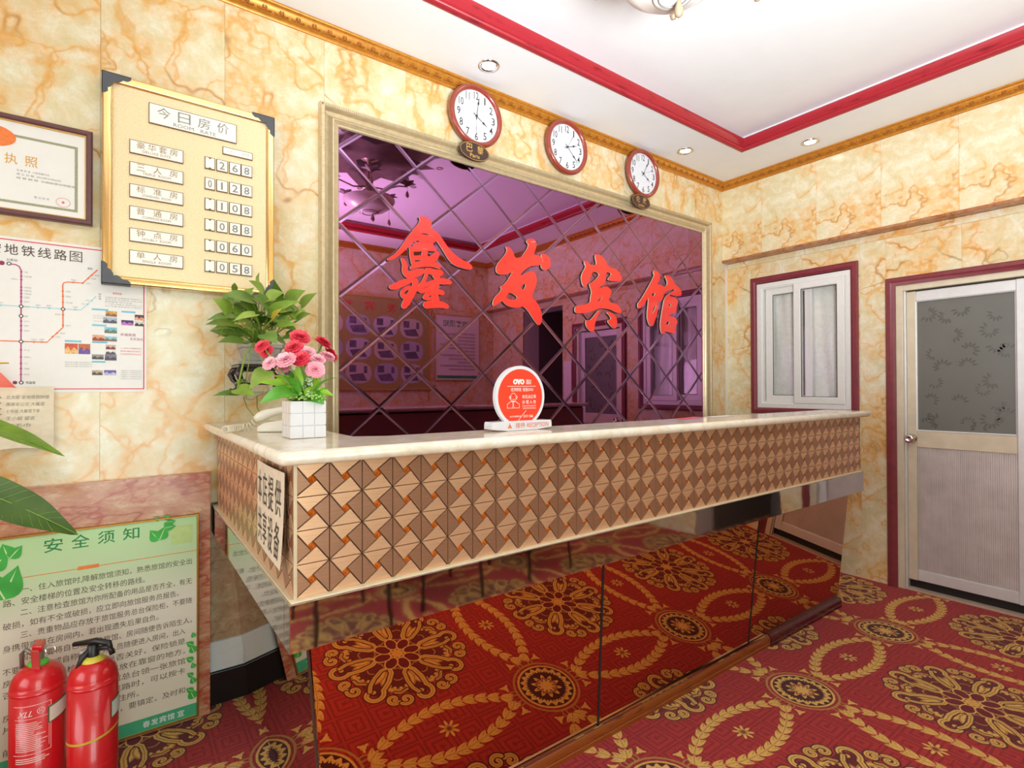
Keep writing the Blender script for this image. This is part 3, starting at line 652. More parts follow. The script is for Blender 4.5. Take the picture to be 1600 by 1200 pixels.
def base_trim(x0, x1, yo, h, m, name='base_trim'):
    pr = [(1.404, 0), (yo, 0), (yo, h*.28), (yo+.003, h*.34), (yo+.001, h*.45), (yo+.002, h*.75), (yo+.006, h*.9), (yo+.012, h), (1.404, h+.004)]
    g = G(); k = len(pr); g.add([(xx, a, b) for xx in (x0, x1) for a, b in pr], [(i, (i+1) % k, k+(i+1) % k, k+i) for i in range(k)] + [tuple(range(k)), tuple(range(2*k-1, k-1, -1))])
    return g.obj(name, m, dk)
base_trim(.44, 2.63, 1.380, .050, M_orangewood); base_trim(2.625, 3.43, 1.372, .054, M_darkwood)
G().box(.44, 2.60, 1.386, 1.394, .0545, .0585).obj('chrome_edge', M_chrome, dk)
# ---- stone worktop, L-shaped, with a bullnose edge
ct = thing('countertop', 'pale cream marble L-shaped worktop with rounded edge on the reception desk', 'countertop', (1.8, 1.3, 1.131))
zc0, zc1 = 1.1315, 1.164
out = [(.268, 2.464), (.268, 1.222), (.275, 1.207), (.290, 1.200), (3.385, 1.200), (3.405, 1.205), (3.415, 1.222), (3.415, 1.452), (.62, 1.452), (.545, 1.49), (.545, 2.464)]
g = G(); hh = (zc1-zc0)/2; zm = (zc0+zc1)/2
cen = Vector((1.2, 1.36))
def inset(poly, d):
    r = []
    for i, p in enumerate(poly):
        a, b, c = Vector(poly[i-1]), Vector(p), Vector(poly[(i+1) % len(poly)])
        e1, e2 = (b-a).normalized(), (c-b).normalized(); n1, n2 = Vector((-e1.y, e1.x)), Vector((-e2.y, e2.x))
        m_ = (n1+n2); m_ = m_/max(.4, m_.dot(n1)) if m_.length > 1e-6 else n1
        r.append((b.x+m_.x*d, b.y+m_.y*d))
    return r
rings = []
for k in range(9):
    a = -PI/2 + PI*k/8
    rings.append((inset(out, hh*(1-math.cos(a))), zm+hh*math.sin(a)))
n_ = len(out); g.add([(p[0], p[1], z) for r, z in rings for p in r], [(i*n_+q, i*n_+(q+1) % n_, (i+1)*n_+(q+1) % n_, (i+1)*n_+q) for i in range(8) for q in range(n_)])
g.flat([rings[-1][0]], on_z(zc1), 0); g.flat([rings[0][0]], on_z(zc0), 0)
autosmooth(g.obj('slab', M_topstone, ct), 35)
# ---- paper notice taped on the end of the desk
pa = thing('paper_notice', 'handwritten paper notice taped to the left end of the desk near its front corner', 'notice', (.303, 1.43, .99))
def curl(u, v): # u 0..1 front->wall, v up
    return (.3005 - .004*math.sin(u*PI) - .010*(1-v)**2*(1-u)**2, 1.285+.30*u, .885+.222*v)
g = G().grid(curl, 10, 8); g.obj('sheet', mat('cream_paper', (222, 208, 182), .85), pa, smooth=True)
fn = lambda u, v, d=0.: (curl((1.585-(-u))/.30*1.0 if False else (-u-1.285)/.30, (v-.885)/.222)[0]-.0012-d, -u, v)
for row, (s, v0, v1) in enumerate((('本店提供', 1.000, 1.085), ('共享设备', .900, .985))):
    for k, ch in enumerate(s): text(ch, (-1.565+.068*k, -1.565+.068*k+.052, v0, v1), fn, 0, mat('brush_pen_ink', (74, 66, 60), .7), pa)

# ================================================================== MIRROR FEATURE
fm = thing('wall_mirror', 'large violet mirror of faceted diamond panes in a champagne frame above the desk', 'mirror', (2.25, D, 1.0))
f = on_y(D); ux0, ux1, vz0, vz1 = .722, 3.765, .93, 2.605
frame_g(f, ux0, ux1, vz0, vz1, [(0, 0), (0, .030), (.004, .036), (.018, .038), (.022, .034), (.026, .010), (.042, .005), (.048, .010), (.058, .026), (.064, .028), (.068, .024), (.070, .020), (.074, .022), (.077, .018), (.080, .020), (.086, .018), (.090, .012), (.090, 0)]).obj('frame', M_gold_frame, fm)
g = G()   # fine beading on the outer rib of the frame
for k in range(int((ux1-ux0)/.010)):
    xx = ux0+.006+.010*k; g.box(xx, xx+.006, D-.0405, D-.037, vz1-.017, vz1-.004)
for k in range(int((vz1-1.14)/.010)):
    zz = 1.14+.010*k
    g.box(ux0+.004, ux0+.017, D-.0405, D-.037, zz, zz+.006); g.box(ux1-.017, ux1-.004, D-.0405, D-.037, zz, zz+.006)
g.obj('beading', M_gold_frame, fm)['kind'] = 'stuff'
G().box(ux0+.05, ux1-.05, D-.006, D-.0005, vz0+.05, vz1-.05).obj('backing', M_black, fm)
hx, hz = .2013, .1737; nx0, nz0 = .8085, 2.075
ix0, ix1, iz0, iz1 = ux0+.088, ux1-.088, vz0+.088, vz1-.088
def clip(poly, ax, lim, sgn):
    r = []
    for i, p in enumerate(poly):
        q = poly[(i+1) % len(poly)]; a, b = (p[ax]-lim)*sgn, (q[ax]-lim)*sgn
        if a >= 0: r.append(p)
        if (a >= 0) != (b >= 0): t = a/(a-b); r.append((p[0]+(q[0]-p[0])*t, p[1]+(q[1]-p[1])*t))
    return r
fy = on_y(D-.008); rnd = random.Random(11)
for j in range(-9, 4):
    for i in range(-1, 17):
        if (i+j) % 2 == 0: continue
        cx, cz = nx0+hx*i, nz0+hz*j+0
        big = [(cx-hx+.0015, cz), (cx, cz-hz+.0015), (cx+hx-.0015, cz), (cx, cz+hz-.0015)]
        s = 1-.0098/.1315
        sm = [(cx+(p[0]-cx)*s, cz+(p[1]-cz)*s) for p in big]
        ok = True; polys = []
        tilt = rnd.uniform(-.0010, .0010), rnd.uniform(-.0010, .0010)
        for kind in range(5):
            if kind == 0: pl = sm
            else: k = kind-1; pl = [big[k], big[(k+1) % 4], sm[(k+1) % 4], sm[k]]
            for ax, lim, sg in ((0, ix0, 1), (0, ix1, -1), (1, iz0, 1), (1, iz1, -1)): pl = clip(pl, ax, lim, sg) if pl else pl
            if len(pl) >= 3: polys.append((kind, pl))
        if not polys: continue
        area = sum(abs(sum(p[k][0]*p[(k+1) % len(p)][1]-p[(k+1) % len(p)][0]*p[k][1] for k in range(len(p))))/2 for _, p in polys)
        if area < .0004: continue
        g = G()
        for kind, pl in polys:
            def hgt(p):
                if kind == 0: return .0
                q = max(abs(p[0]-cx)/hx+abs(p[1]-cz)/hz, 0); return -.0011*(q-s)/(1-s)
            g.add([fy(p[0], p[1], hgt(p)+(p[0]-cx)*tilt[0]+(p[1]-cz)*tilt[1]) for p in pl], [tuple(range(len(pl)))], 0 if kind == 0 else 1)
        g.keep = True; g.obj('pane', [M_mirror, M_bevel], fm)
# ---- four raised red characters on stand-offs in front of the mirror
M_red = mat('red_acrylic', (248, 58, 50), .22, noise=.02, **{'Coat Weight': .4})
M_redside = mat('cream_acrylic_edge', (226, 200, 170), .4)
fc = on_y(2.449)
def brush(pl):    # a brush stroke of varying width as an outline
    P = [Vector((a, b)) for a, b, _ in pl]; W = [w/2 for *_, w in pl]
    pts = []; 
    for i in range(len(P)-1):
        p0, p1, p2, p3 = P[max(i-1, 0)], P[i], P[i+1], P[min(i+2, len(P)-1)]
        for k in range(4):
            t = k/4; pts.append((.5*((2*p1)+(p2-p0)*t+(2*p0-5*p1+4*p2-p3)*t*t+(3*p1-p0-3*p2+p3)*t**3), W[i]+(W[i+1]-W[i])*t))
    pts.append((P[-1], W[-1])); L, R = [], []
    for i, (p, w) in enumerate(pts):
        t = (pts[min(i+1, len(pts)-1)][0]-pts[max(i-1, 0)][0]).normalized(); nn = Vector((-t.y, t.x)); L.append(p+nn*w); R.append(p-nn*w)
    t = (pts[-1][0]-pts[-2][0]).normalized(); e1 = [pts[-1][0]+t*pts[-1][1]*.8]; t = (pts[1][0]-pts[0][0]).normalized(); e0 = [pts[0][0]-t*pts[0][1]*.8]
    return [tuple(q) for q in L+e1+R[::-1]+e0]
def off(pl, d, hole=False):
    ar = sum(pl[k][0]*pl[(k+1) % len(pl)][1]-pl[(k+1) % len(pl)][0]*pl[k][1] for k in range(len(pl)))
    return inset(pl if ar > 0 else pl[::-1], d if hole else -d)
def character(label, shapes, strokes=()):
    allp = [p for sh in shapes for p in sh[0]]; cx = sum(p[0] for p in allp)/len(allp)/1000; cz = min(p[1] for p in allp)/1000
    t = thing('raised_character', label, 'sign letter', (cx, 2.449, cz), 'red raised characters on the mirror'); g = G()
    for sh in shapes: g.prism([chaikin([(a/1000, b/1000) for a, b in off(pl, 3.2, h_ > 0)]) for h_, pl in enumerate(sh)], fc, -.004, .006, 0, 1)
    for n_, st in enumerate(strokes): g.prism([chaikin([(a/1000, b/1000) for a, b in brush([(x_, y_, w_+5) for x_, y_, w_ in st])], 1)], fc, -.004, .006-.00006*(n_+1), 0, 1)
    g.obj('face', [M_red, M_redside], t)
    for sh in shapes:
        for p in sh[0][::max(4, len(sh[0])//4)]:
            mx = sum(q[0] for q in sh[0])/len(sh[0]); mz = sum(q[1] for q in sh[0])/len(sh[0])
            a, b = (p[0]*.9+mx*.1)/1000, (p[1]*.9+mz*.1)/1000
            G().tube([(a, 2.4525, b), (a, D-.0085, b)], .004, 8).obj('stand_off', M_chrome, t)
character('red raised brush-script character with a wide roof stroke, first from the left on the mirror', TRACE_GOLD, TRACE_GOLD_S)
character('red raised brush-script character with a long sweeping tail, second from the left', TRACE_FA)
character('red raised brush-script character standing on two short legs, third from the left', TRACE_BIN)
character('red raised brush-script character made of two tall halves, last on the right', TRACE_GUAN)

# ================================================================== CLOCKS AND PLAQUES
M_clockrim = mat('red_brown_clock_rim', (150, 62, 48), .25, noise=.06, **{'Coat Weight': .5})
M_dial = mat('white_clock_dial', (226, 229, 237), .5, noise=.01)
M_num = mat('grey_black_print', (52, 50, 52), .6)
def clock(cx, cz, hour, minute, second, label, r=.166):
    t = thing('wall_clock', label, 'clock', (cx, 2.42, cz), 'round wall clocks'); c = (cx, 2.424, cz); A = (0, -1, 0)
    G().lathe([(0, -.002), (r-.01, -.002), (r, .004), (r+.002, .014), (r-.004, .026), (r-.012, .031), (r-.020, .028), (r-.026, .022), (r-.029, .012)], c, A, 56).obj('rim', M_clockrim, t, smooth=True)
    rr = r-.028; f = on_y(2.424)
    fc = G().flat([circ(cx, cz, rr, 56)], f, .013).obj('dial', M_dial, t)
    g = G(); 
    for q in range(1, 13):
        a = PI/2 - q*PI/6; R = rr*.80; w = (.005 if q == 1 else .013 if q < 10 else .015 if q == 11 else .019); h = .0205
        u, v = cx+math.cos(a)*R, cz+math.sin(a)*R
        text(str(q), (u-w*.8, u+w*.8, v-h, v+h), f, .0135, M_num, fc, 'numeral', bold=.0013)
    n = 60; inner = circ(cx, cz, rr*.435, n)
    G().flat([circ(cx, cz, rr*.44, n), inner[::-1]], f, .0136).obj('ring_print', mat('grey_print', (170, 172, 180), .7), fc)
    text('Cailin', (cx-.018, cx+.012, cz+.056, cz+.070), f, .0136, mat('grey_print2', (120, 120, 128), .7), fc) if False else None
    def hand(name, ang, L, w, d, spade):
        a = PI/2-ang; du, dv = math.cos(a), math.sin(a); pu, pv = -dv, du
        prof = [(-.022, w*.6), (L*.55, w*.35), (L*.62, w*spade), (L*.74, w*.7), (L, .0003)]
        P = [(cx+du*s+pu*q, cz+dv*s+pv*q) for s, q in prof] + [(cx+du*s-pu*q, cz+dv*s-pv*q) for s, q in prof[::-1]]
        G().prism([P], f, d, d+.001).obj(name, M_num, t)
    hand('hour_hand', hour*PI/6, rr*.60, .0038, .015, 1.9); hand('minute_hand', minute*PI/30, rr*.80, .0030, .0175, 1.9); hand('second_hand', second*PI/30, rr*.78, .0009, .0195, 1.)
    G().lathe([(0, .023), (.005, .022), (.006, .013)], c, A, 16).obj('hub', M_num, t, smooth=True)
    if minute != 5:
        a = PI/2-4.55*PI/6; G().flat([circ(cx+math.cos(a)*rr*.83, cz+math.sin(a)*rr*.83, .015, 20)], f, .0142).obj('sticker', mat('pale_green_film', (190, 212, 206), .3), fc)
    g = G().lathe([(rr+.003, .0205), (rr*.6, .0245), (0, .0255)], c, A, 40)
    return t
clock(1.544, 2.773, 4.05, 1.5, 30.5, 'round red-brown wall clock showing four, the largest in view and farthest left')
clock(2.206, 2.782, 2.38, 22.2, 5.2, 'round red-brown wall clock in the middle, the one without a name plaque')
clock(2.918, 2.788, 4.1, 5., 11.2, 'round red-brown wall clock farthest right, with a small oval plaque below')
M_plaq = mat('brown_plaque', (66, 42, 38), .3); M_goldprint = mat('gold_print', (222, 178, 92), .35, .3)
def plaque(cx, cz, cn, en, label):
    t = thing('oval_plaque', label, 'plaque', (cx, 2.41, cz), 'oval city plaques'); f = on_y(2.397)
    G().prism([circ(cx, cz, .094, 40, .050)], f, -.003, .006).obj('plate', M_plaq, t)
    g = G().flat([circ(cx, cz, .0905, 40, .0465), circ(cx, cz, .0885, 40, .0448)[::-1]], f, .0066).obj('gold_line', M_goldprint, t)
    text(cn[0], (cx-.052, cx-.014, cz-.008, cz+.034), f, .0068, M_goldprint, t, bold=.0004); text(cn[1], (cx+.016, cx+.054, cz-.008, cz+.034), f, .0068, M_goldprint, t, bold=.0004)
    text(en, (cx-.030, cx+.030, cz-.034, cz-.014), f, .0068, M_goldprint, t, bold=.0006)
plaque(1.521, 2.568, '巴黎', 'Paris', 'oval brown plaque with gold lettering Paris on top of the mirror frame')
plaque(2.873, 2.578, '伦敦', 'London', 'oval brown plaque with gold lettering London on top of the mirror frame')

# ================================================================== ROOM RATE BOARD
pb = thing('rate_board', 'gilt room rate board with grey corner caps and rows of price digits', 'price board', (.233, D, 1.69))
f = on_y(D); bx0, bx1, bz0, bz1 = -.058, .523, 1.688, 2.456
M_goldpol = mat('polished_gold', (240, 204, 136), .15, .8, noise=.10, nscale=6)
M_goldsand = mat('sanded_gold_sheet', (246, 222, 176), .42, .15, noise=.12, nscale=260, bump=.15)
M_goldedge = mat('dark_gold_edge', (112, 84, 40), .4, .3)
M_plate = mat('white_plate', (250, 248, 240), .3, noise=.01)
G().box(bx0+.02, bx1-.02, D-.038, D-.0005, bz0+.02, bz1-.02).obj('board', M_goldsand, pb)
autosmooth(frame_g(f, bx0, bx1, bz0, bz1, [(0, 0), (0, .044), (.004, .048), (.020, .048), (.026, .045), (.030, .040), (.030, .036)]).obj('frame', M_goldpol, pb), 30)
def corner(u, v, su, sv):
    P = [(0, 0), (.088, 0), (.086, .010), (.076, .018), (.062, .018), (.056, .026), (.046, .032), (.036, .030), (.034, .040), (.026, .052), (.018, .056), (.018, .070), (.008, .078), (0, .080)]
    g = G().prism([[(u+su*(a-.002), v+sv*(b-.002)) for a, b in P]], f, .0485, .0505)
    g.box(*sorted((u-su*.002, u+su*.0)), D-.0505, D-.002, *sorted((v-sv*.002, v+sv*.076))); g.box(*sorted((u-su*.002, u+su*.084)), D-.0505, D-.002, *sorted((v-sv*.002, v)))
    g.obj('corner_cap', mat('grey_corner_cap', (84, 86, 92), .5), pb)
for a in ((bx0, bz0, 1, 1), (bx1, bz0, -1, 1), (bx0, bz1, 1, -1), (bx1, bz1, -1, -1)): corner(*a)
def plate(u0, u1, v0, v1, name='name_plate'):
    p = G().box(u0, u1, D-.043, D-.0378, v0, v1).obj(name, M_goldedge, pb)
    G().box(u0+.0025, u1-.0022, D-.0436, D-.0429, v0+.0032, v1-.0022).obj('insert', M_plate, p); return p
M_pgrey = mat('grey_print_dark', (146, 143, 136), .6); M_pgold = mat('ochre_print', (172, 142, 90), .5)
p = plate(.081, .380, 2.310, 2.388, 'title_plate')
for k, ch in enumerate('今日房价'): text(ch, (.108+.067*k, .150+.067*k, 2.338, 2.379), f, .0442, M_pgrey, p)
text('ROOM   RATE', (.160, .305, 2.318, 2.332), f, .0442, M_pgrey, p)
rows = [('豪华套房', 'DELUXE SUITE', ' 268'), ('三人房', 'TRIPLE  ROOM', '0128'), ('标准房', 'STANDARD  ROOM', ' 108'), ('普通房', 'COMMON ROOM', ' 088'), ('钟点房', 'HOURLY  ROOM', ' 060'), ('单人房', 'SINGLE  ROOM', ' 058')]
for r, (cn, en, dg) in enumerate(rows):
    zt = 2.232-.0826*r; p = plate(.022, .193, zt-.051, zt)
    n = len(cn); w = .026
    for k, ch in enumerate(cn):
        u = .044 + (.104/(n-1))*k; text(ch, (u, u+w, zt-.029, zt-.004), f, .0442, M_pgold, p)
    text(en, (.062, .152, zt-.042, zt-.033), f, .0442, M_pgold, p)
    for k, ch in enumerate(dg):
        u0 = (.266, .307, .353, .397)[k]; u1 = (.302, .348, .396, .439)[k]
        q = plate(u0, u1, zt-.050-.001*k*0, zt-.002, 'digit_card')
        if ch != ' ': text(ch, (u0+.011 if ch != '1' else u0+.0165, u1-.011 if ch != '1' else u1-.0185, zt-.041, zt-.011), f, .0442, M_pgrey, q, 'digit', bold=.0009)
        else: 
            g = G(); cu = (u0+u1)/2; g.flat([[(cu-.006, zt-.0045), (cu, zt-.010), (cu+.006, zt-.0045)]], f, .0442).flat([[(cu-.006, zt-.0475), (cu+.006, zt-.0475), (cu, zt-.042)]], f, .0442); g.obj('notch', M_goldedge, q)
p = plate(.329, .440, 2.256, 2.287, 'unit_plate'); text('人民币', (.342, .376, 2.265, 2.278), f, .0442, mat('faint_print', (206, 204, 198), .6), p); text('RMB', (.400, .428, 2.264, 2.279), f, .0442, mat('faint_print', (206, 204, 198), .6), p)

# ================================================================== PAPERS AND POSTERS ON THE LEFT WALL
li = thing('licence_frame', 'licence certificate in a plum wooden frame with orange crest, left of the rate board', 'certificate', (-.35, D, 1.893))
lx0, lx1, lz0, lz1 = -.62, -.086, 1.893, 2.234
M_plum = mat('plum_wood', (104, 66, 68), .35, noise=.1)
autosmooth(frame_g(f, lx0, lx1, lz0, lz1, [(0, .0005), (0, .022), (.004, .026), (.014, .026), (.019, .021), (.019, .016)]).obj('frame', M_plum, li), 30)
frame_g(f, lx0+.0188, lx1-.0188, lz0+.0188, lz1-.0188, [(0, .016), (0, .020), (.003, .020), (.004, .014)]).obj('gilt_slip', M_goldprint, li)
pp = G().box(lx0+.015, lx1-.015, D-.0135, D-.001, lz0+.015, lz1-.015).obj('certificate_sheet', M_paper, li)
frame_g(f, lx0+.047, lx1-.042, lz0+.042, lz1-.064, [(0, .0137), (0, .0139), (.0085, .0139), (.0085, .0137)]).obj('border_print', mat('olive_print', (160, 160, 128), .7, noise=.25, nscale=300), pp)
M_org = mat('orange_print', (242, 128, 62), .6, noise=.1, nscale=90); M_ochre = mat('ochre_heading', (222, 164, 52), .6)
cu = -.353
G().flat([circ(cu, 2.155, .062, 40, .036)], f, .0142).flat([circ(cu, 2.160, .050, 40, .030)], f, .0146).obj('crest_print', M_org, pp)
for k, ch in enumerate('营业执照'): text(ch, (-.411+.0515*k-.012, -.411+.0515*k+.020, 2.068, 2.104), f, .0142, M_ochre, pp)
for k, s in enumerate(('注 册 资 本  人民币壹万元', '成 立 日 期  2010年05月05日', '经 营 期 限  长期经营住宿服务')): text(s, (-.290, -.290+(.085, .115, .155)[k], 2.050-.013*k-.003, 2.050-.013*k+.004), f, .0142, M_pgrey, pp)
text('登 记 机 关', (-.245, -.205, 1.963, 1.970), f, .0142, M_pgrey, pp)
M_seal = mat('seal_red', (226, 104, 104), .7); sx, sz = -.168, 1.963
g = G().flat([circ(sx, sz, .0195, 32, .0165), circ(sx, sz, .0183, 32, .0153)[::-1]], f, .0144)
g.flat([[(sx+(.006 if k % 2 == 0 else .0025)*math.cos(PI/2+k*PI/5), sz+(.006 if k % 2 == 0 else .0025)*math.sin(PI/2+k*PI/5)) for k in range(10)]], f, .0144); g.obj('seal_print', M_seal, pp)

mm = thing('metro_map', 'white metro line map sheet with a red border pasted under the rate board', 'poster', (-.2, D, 1.29))
mx0, mx1, mz0, mz1 = -.62, .077, 1.290, 1.822; e = .0022
sh = G().box(mx0, mx1, D-e, D-.0003, mz0, mz1).obj('sheet', mat('glossy_paper', (236, 233, 228), .35, noise=.012), mm)
frame_g(f, mx0+.008, mx1-.007, mz0+.010, mz1-.009, [(0, e+.0002), (0, e+.0004), (.0035, e+.0004), (.0035, e+.0002)]).obj('border_print', mat('red_print', (222, 44, 62), .5), sh)
for k, ch in enumerate('西安地铁线路图'): text(ch, (-.4035+.0427*k-.003, -.4035+.0427*k+.032, 1.762-.0005*k, 1.797), f, e+.0005, mat('brown_print', (88, 74, 64), .6), sh, bold=.0013 if ch != '图' else 0.)
def route(name, pts, col, w=.0038):
    g = G(); o = [Vector(p) for p in pts]; L, R = [], []
    for i, p in enumerate(o):
        a = (o[min(i+1, len(o)-1)]-o[max(i-1, 0)]).normalized(); L.append((p.x-a.y*w/2, p.y+a.x*w/2)); R.append((p.x+a.y*w/2, p.y-a.x*w/2))
    for i in range(len(o)-1): g.add([f(*L[i], e+.0006), f(*R[i], e+.0006), f(*R[i+1], e+.0006), f(*L[i+1], e+.0006)], [(0, 1, 2, 3)])
    g.obj(name, col, sh)
M_l2 = mat('plum_line', (178, 66, 122), .5); M_l3 = mat('orange_line', (236, 116, 66), .5); M_l1 = mat('blue_line', (142, 208, 222), .5)
route('line_print', [(-.309, 1.729), (-.292, 1.728), (-.283, 1.722), (-.2785, 1.710), (-.278, 1.324)], M_l2)
route('line_print', [(-.61, 1.464), (-.211, 1.466), (-.168, 1.521), (-.169, 1.672), (-.166, 1.680), (-.157, 1.684), (-.114, 1.685), (-.072, 1.738)], M_l3)
route('line_print', [(-.61, 1.585), (-.119, 1.587), (-.076, 1.640)], M_l1, .0024)
def stops(col, st, tx):
    g = G(); t = G(); t.keep = True
    for u, v, s, side in st:
        g.flat([circ(u, v, .0034, 10, .0034)], f, e+.0008, 0)
        w = .0045*len(s)
        text(s, (u+.008, u+.008+w, v-.0026, v+.0026) if side > 0 else ((u-.008-w, u-.008, v-.0026, v+.0026) if side < 0 else (u-w/2, u+w/2, v+.006, v+.011)), f, e+.0008, None, None, g=t)
    g.obj('stop_print', col, sh); t.obj('stop_names', tx, sh)
M_tiny = mat('tiny_print', (150, 146, 142), .7)
s2 = '北苑 运动公园 行政中心 凤城五路 市图书馆 大明宫西 龙首原 安远门 北大街 钟楼 永宁门 南稍门 体育场 小寨 纬一街 会展中心 三爻 凤栖原 航天城'.split()
z2 = [1.705, 1.690, 1.678, 1.652, 1.641, 1.630, 1.618, 1.603, 1.586, 1.553, 1.535, 1.520, 1.503, 1.465, 1.436, 1.412, 1.390, 1.372, 1.352]
stops(M_l2, [(-.278, z, s, -1 if k == 2 else 1) for k, (z, s) in enumerate(zip(z2, s2))], M_tiny)
s3 = [(-.245, 1.465, '吉祥村', 0), (-.225, 1.466, '大雁塔', 0), (-.196, 1.486, '北池头', 1), (-.184, 1.500, '青龙寺', 1), (-.168, 1.528, '延兴门', 1), (-.168, 1.566, '咸宁路', -1), (-.1685, 1.610, '长乐公园', 1), (-.1685, 1.632, '胡家庙', 1), (-.169, 1.650, '石家街', 1), (-.14, 1.6845, '辛家庙', 0), (-.114, 1.685, '广泰门', 1), (-.098, 1.704, '桃花潭', 1), (-.088, 1.717, '香湖湾', 1)]
stops(M_l3, s3, M_tiny)
stops(M_l1, [(-.33, 1.585, '玉祥门', 0), (-.235, 1.586, '五路口', 0), (-.205, 1.586, '朝阳门', 0), (-.135, 1.587, '万寿路', 0), (-.10, 1.609, '浐河', -1), (-.088, 1.624, '半坡', -1)], M_tiny)
for u, v in ((-.278, 1.586), (-.278, 1.553), (-.278, 1.465), (-.168, 1.586), (-.277, 1.324), (-.309, 1.729)): G().flat([circ(u, v, .0062, 18)], f, e+.0010).flat([circ(u, v, .0036, 14)], f, e+.0012, 1).obj('interchange_print', [M_ink, M_paper], sh)
G().flat([circ(-.327, 1.729, .0075, 18)], f, e+.001).flat([circ(-.293, 1.324, .006, 18)], f, e+.001).obj('line_badge', mat('dark_plum', (140, 40, 82), .5), sh)
M_mid = mat('grey_ink', (104, 98, 94), .7)
text('北客站', (-.316, -.288, 1.738, 1.747), f, e+.0008, M_mid, sh); text('韦曲南', (-.266, -.241, 1.319, 1.329), f, e+.0008, M_ink, sh); text('新筑', (-.100, -.086, 1.736, 1.744), f, e+.0008, M_mid, sh)
text('纺\n织\n城', (-.068, -.061, 1.630, 1.653), f, e+.0008, M_mid, sh)
text('服务标准', (-.027, .000, 1.653, 1.661), f, e+.0008, mat('red_print', (222, 44, 62), .5), sh)
tg = G(); tg.keep = True
for k, s in enumerate(('文明礼貌 热情服务 宾客至上', '清洁卫生 安全舒适 价格公道', '微笑服务 有问必答', '二十四小时热水 免费无线上网', '代订车票 旅游咨询 行李寄存')): text(s, (-.050, .062-.03*(k == 2), 1.6385-.008*k, 1.6425-.008*k), f, e+.0008, None, None, g=tg)
for k in range(3): text('地址与交通介绍说明文字', (-.163, -.086, 1.396-.0075*k, 1.3995-.0075*k), f, e+.0008, None, None, g=tg)
for k in range(5): text('景点门票与开放时间', (-.083, -.050, (1.570, 1.562, 1.550, 1.480, 1.472)[k]-.0015, (1.570, 1.562, 1.550, 1.480, 1.472)[k]+.0015), f, e+.0008, None, None, g=tg)
for k in range(5): text('温馨提示入住须知请您阅读', (-.002, .062, 1.368-.0075*k, 1.3712-.0075*k), f, e+.0008, None, None, g=tg)
tg.obj('small_print', M_tiny, sh)
text('幸福旅途', (-.004, .043, 1.500, 1.511), f, e+.0008, mat('rose_print', (176, 84, 116), .6), sh); text('天天快乐', (.025, .066, 1.484, 1.495), f, e+.0008, mat('rose_print', (176, 84, 116), .6), sh)
for k, s in enumerate(('二十四小时服务热线', '029-86093021', '15002937624')): text(s, (-.004, .060, 1.451-.011*k, 1.457-.011*k), f, e+.0008, mat('pink_print', (226, 120, 130), .6), sh)
hd = G()
for u0, u1, v in ((-.088, -.040, 1.590), (-.001, .042, 1.588), (-.087, -.045, 1.532), (-.087, -.042, 1.470), (-.087, -.048, 1.398), (-.163, -.117, 1.470)): hd.flat([rect(u0, u1, v, v+.0065)], f, e+.0006)
hd.obj('heading_print', mat('sky_blue_print', (124, 198, 220), .5), sh)
pics = [(-.048, -.014, 1.570, 1.590, (214, 160, 86), (150, 110, 70)), (-.055, -.014, 1.545, 1.567, (176, 190, 206), (96, 96, 110)), (.040, .069, 1.562, 1.583, (92, 56, 60), (230, 160, 130)), (-.001, .036, 1.541, 1.560, (74, 52, 104), (188, 110, 190)), (.040, .069, 1.540, 1.558, (206, 206, 190), (72, 64, 52)),
        (-.051, -.014, 1.508, 1.530, (126, 192, 210), (110, 128, 108)), (-.086, -.051, 1.478, 1.500, (222, 170, 130), (170, 72, 56)), (-.051, -.014, 1.478, 1.496, (150, 204, 222), (136, 112, 96)), (-.047, -.018, 1.448, 1.465, (206, 180, 170), (140, 66, 66)), (-.047, -.018, 1.430, 1.446, (226, 226, 220), (88, 86, 84)), (-.087, -.053, 1.410, 1.428, (150, 144, 140), (86, 80, 78)), (-.050, -.015, 1.407, 1.430, (132, 122, 140), (90, 80, 96)),
        (-.163, -.127, 1.428, 1.465, (206, 90, 60), (244, 190, 120)), (-.125, -.092, 1.428, 1.465, (196, 110, 60), (110, 84, 160)), (-.087, -.056, 1.352, 1.370, (186, 160, 140), (92, 84, 70)), (-.052, -.016, 1.352, 1.371, (106, 90, 170), (190, 190, 214))]
for k, (a, b, c, d_, c0, c1) in enumerate(pics):
    g = G().flat([rect(a, b, c, d_)], f, e+.0006, 0); h = d_-c; w = b-a
    g.flat([[(a, c), (b, c), (b, c+h*.35), (a+w*.7, c+h*.62), (a+w*.45, c+h*.3), (a+w*.25, c+h*.7), (a, c+h*.4)]], f, e+.0008, 1)
    g.obj('photo_print', [mat('photo_a%d' % k, c0, .5, noise=.25, nscale=140), mat('photo_b%d' % k, c1, .5, noise=.3, nscale=170)], sh)

nb = thing('notepad_page', 'lined notebook page with torn punched edge stuck below the metro map', 'note', (-.26, D, 1.10))
def page(u, v): return (-.329+.138*u, D-.008-.004*math.sin(u*3)-.018*(1-v)**3*(1-u), 1.098+.004*math.sin(u*5)*(1-v)+.212*v)
pg = G().grid(page, 10, 10).obj('page', mat('ivory_paper', (236, 224, 196), .85), nb, smooth=True)
fp = lambda u, v, d=0.: (u, page((u+.329)/.138, (v-1.098)/.212)[1]-.0012-d, v)
for k, s in enumerate(('北大街 坐地铁到钟楼', '再乘坐公交 大雁塔', '七号线 大雁塔下车', '王小姐 留言', '送毛巾')): text(s, (-.315, -.205-.012*k, 1.268-.024*k, 1.281-.024*k), fp, 0, mat('pencil_grey', (150, 146, 140), .8), pg, shear=.002)
g = G(); 
for k in range(8): g.add([fp(a, b, .0002) for a, b in rect(-.327, -.203, 1.115+.022*k, 1.1155+.022*k)], [(0, 1, 2, 3)])
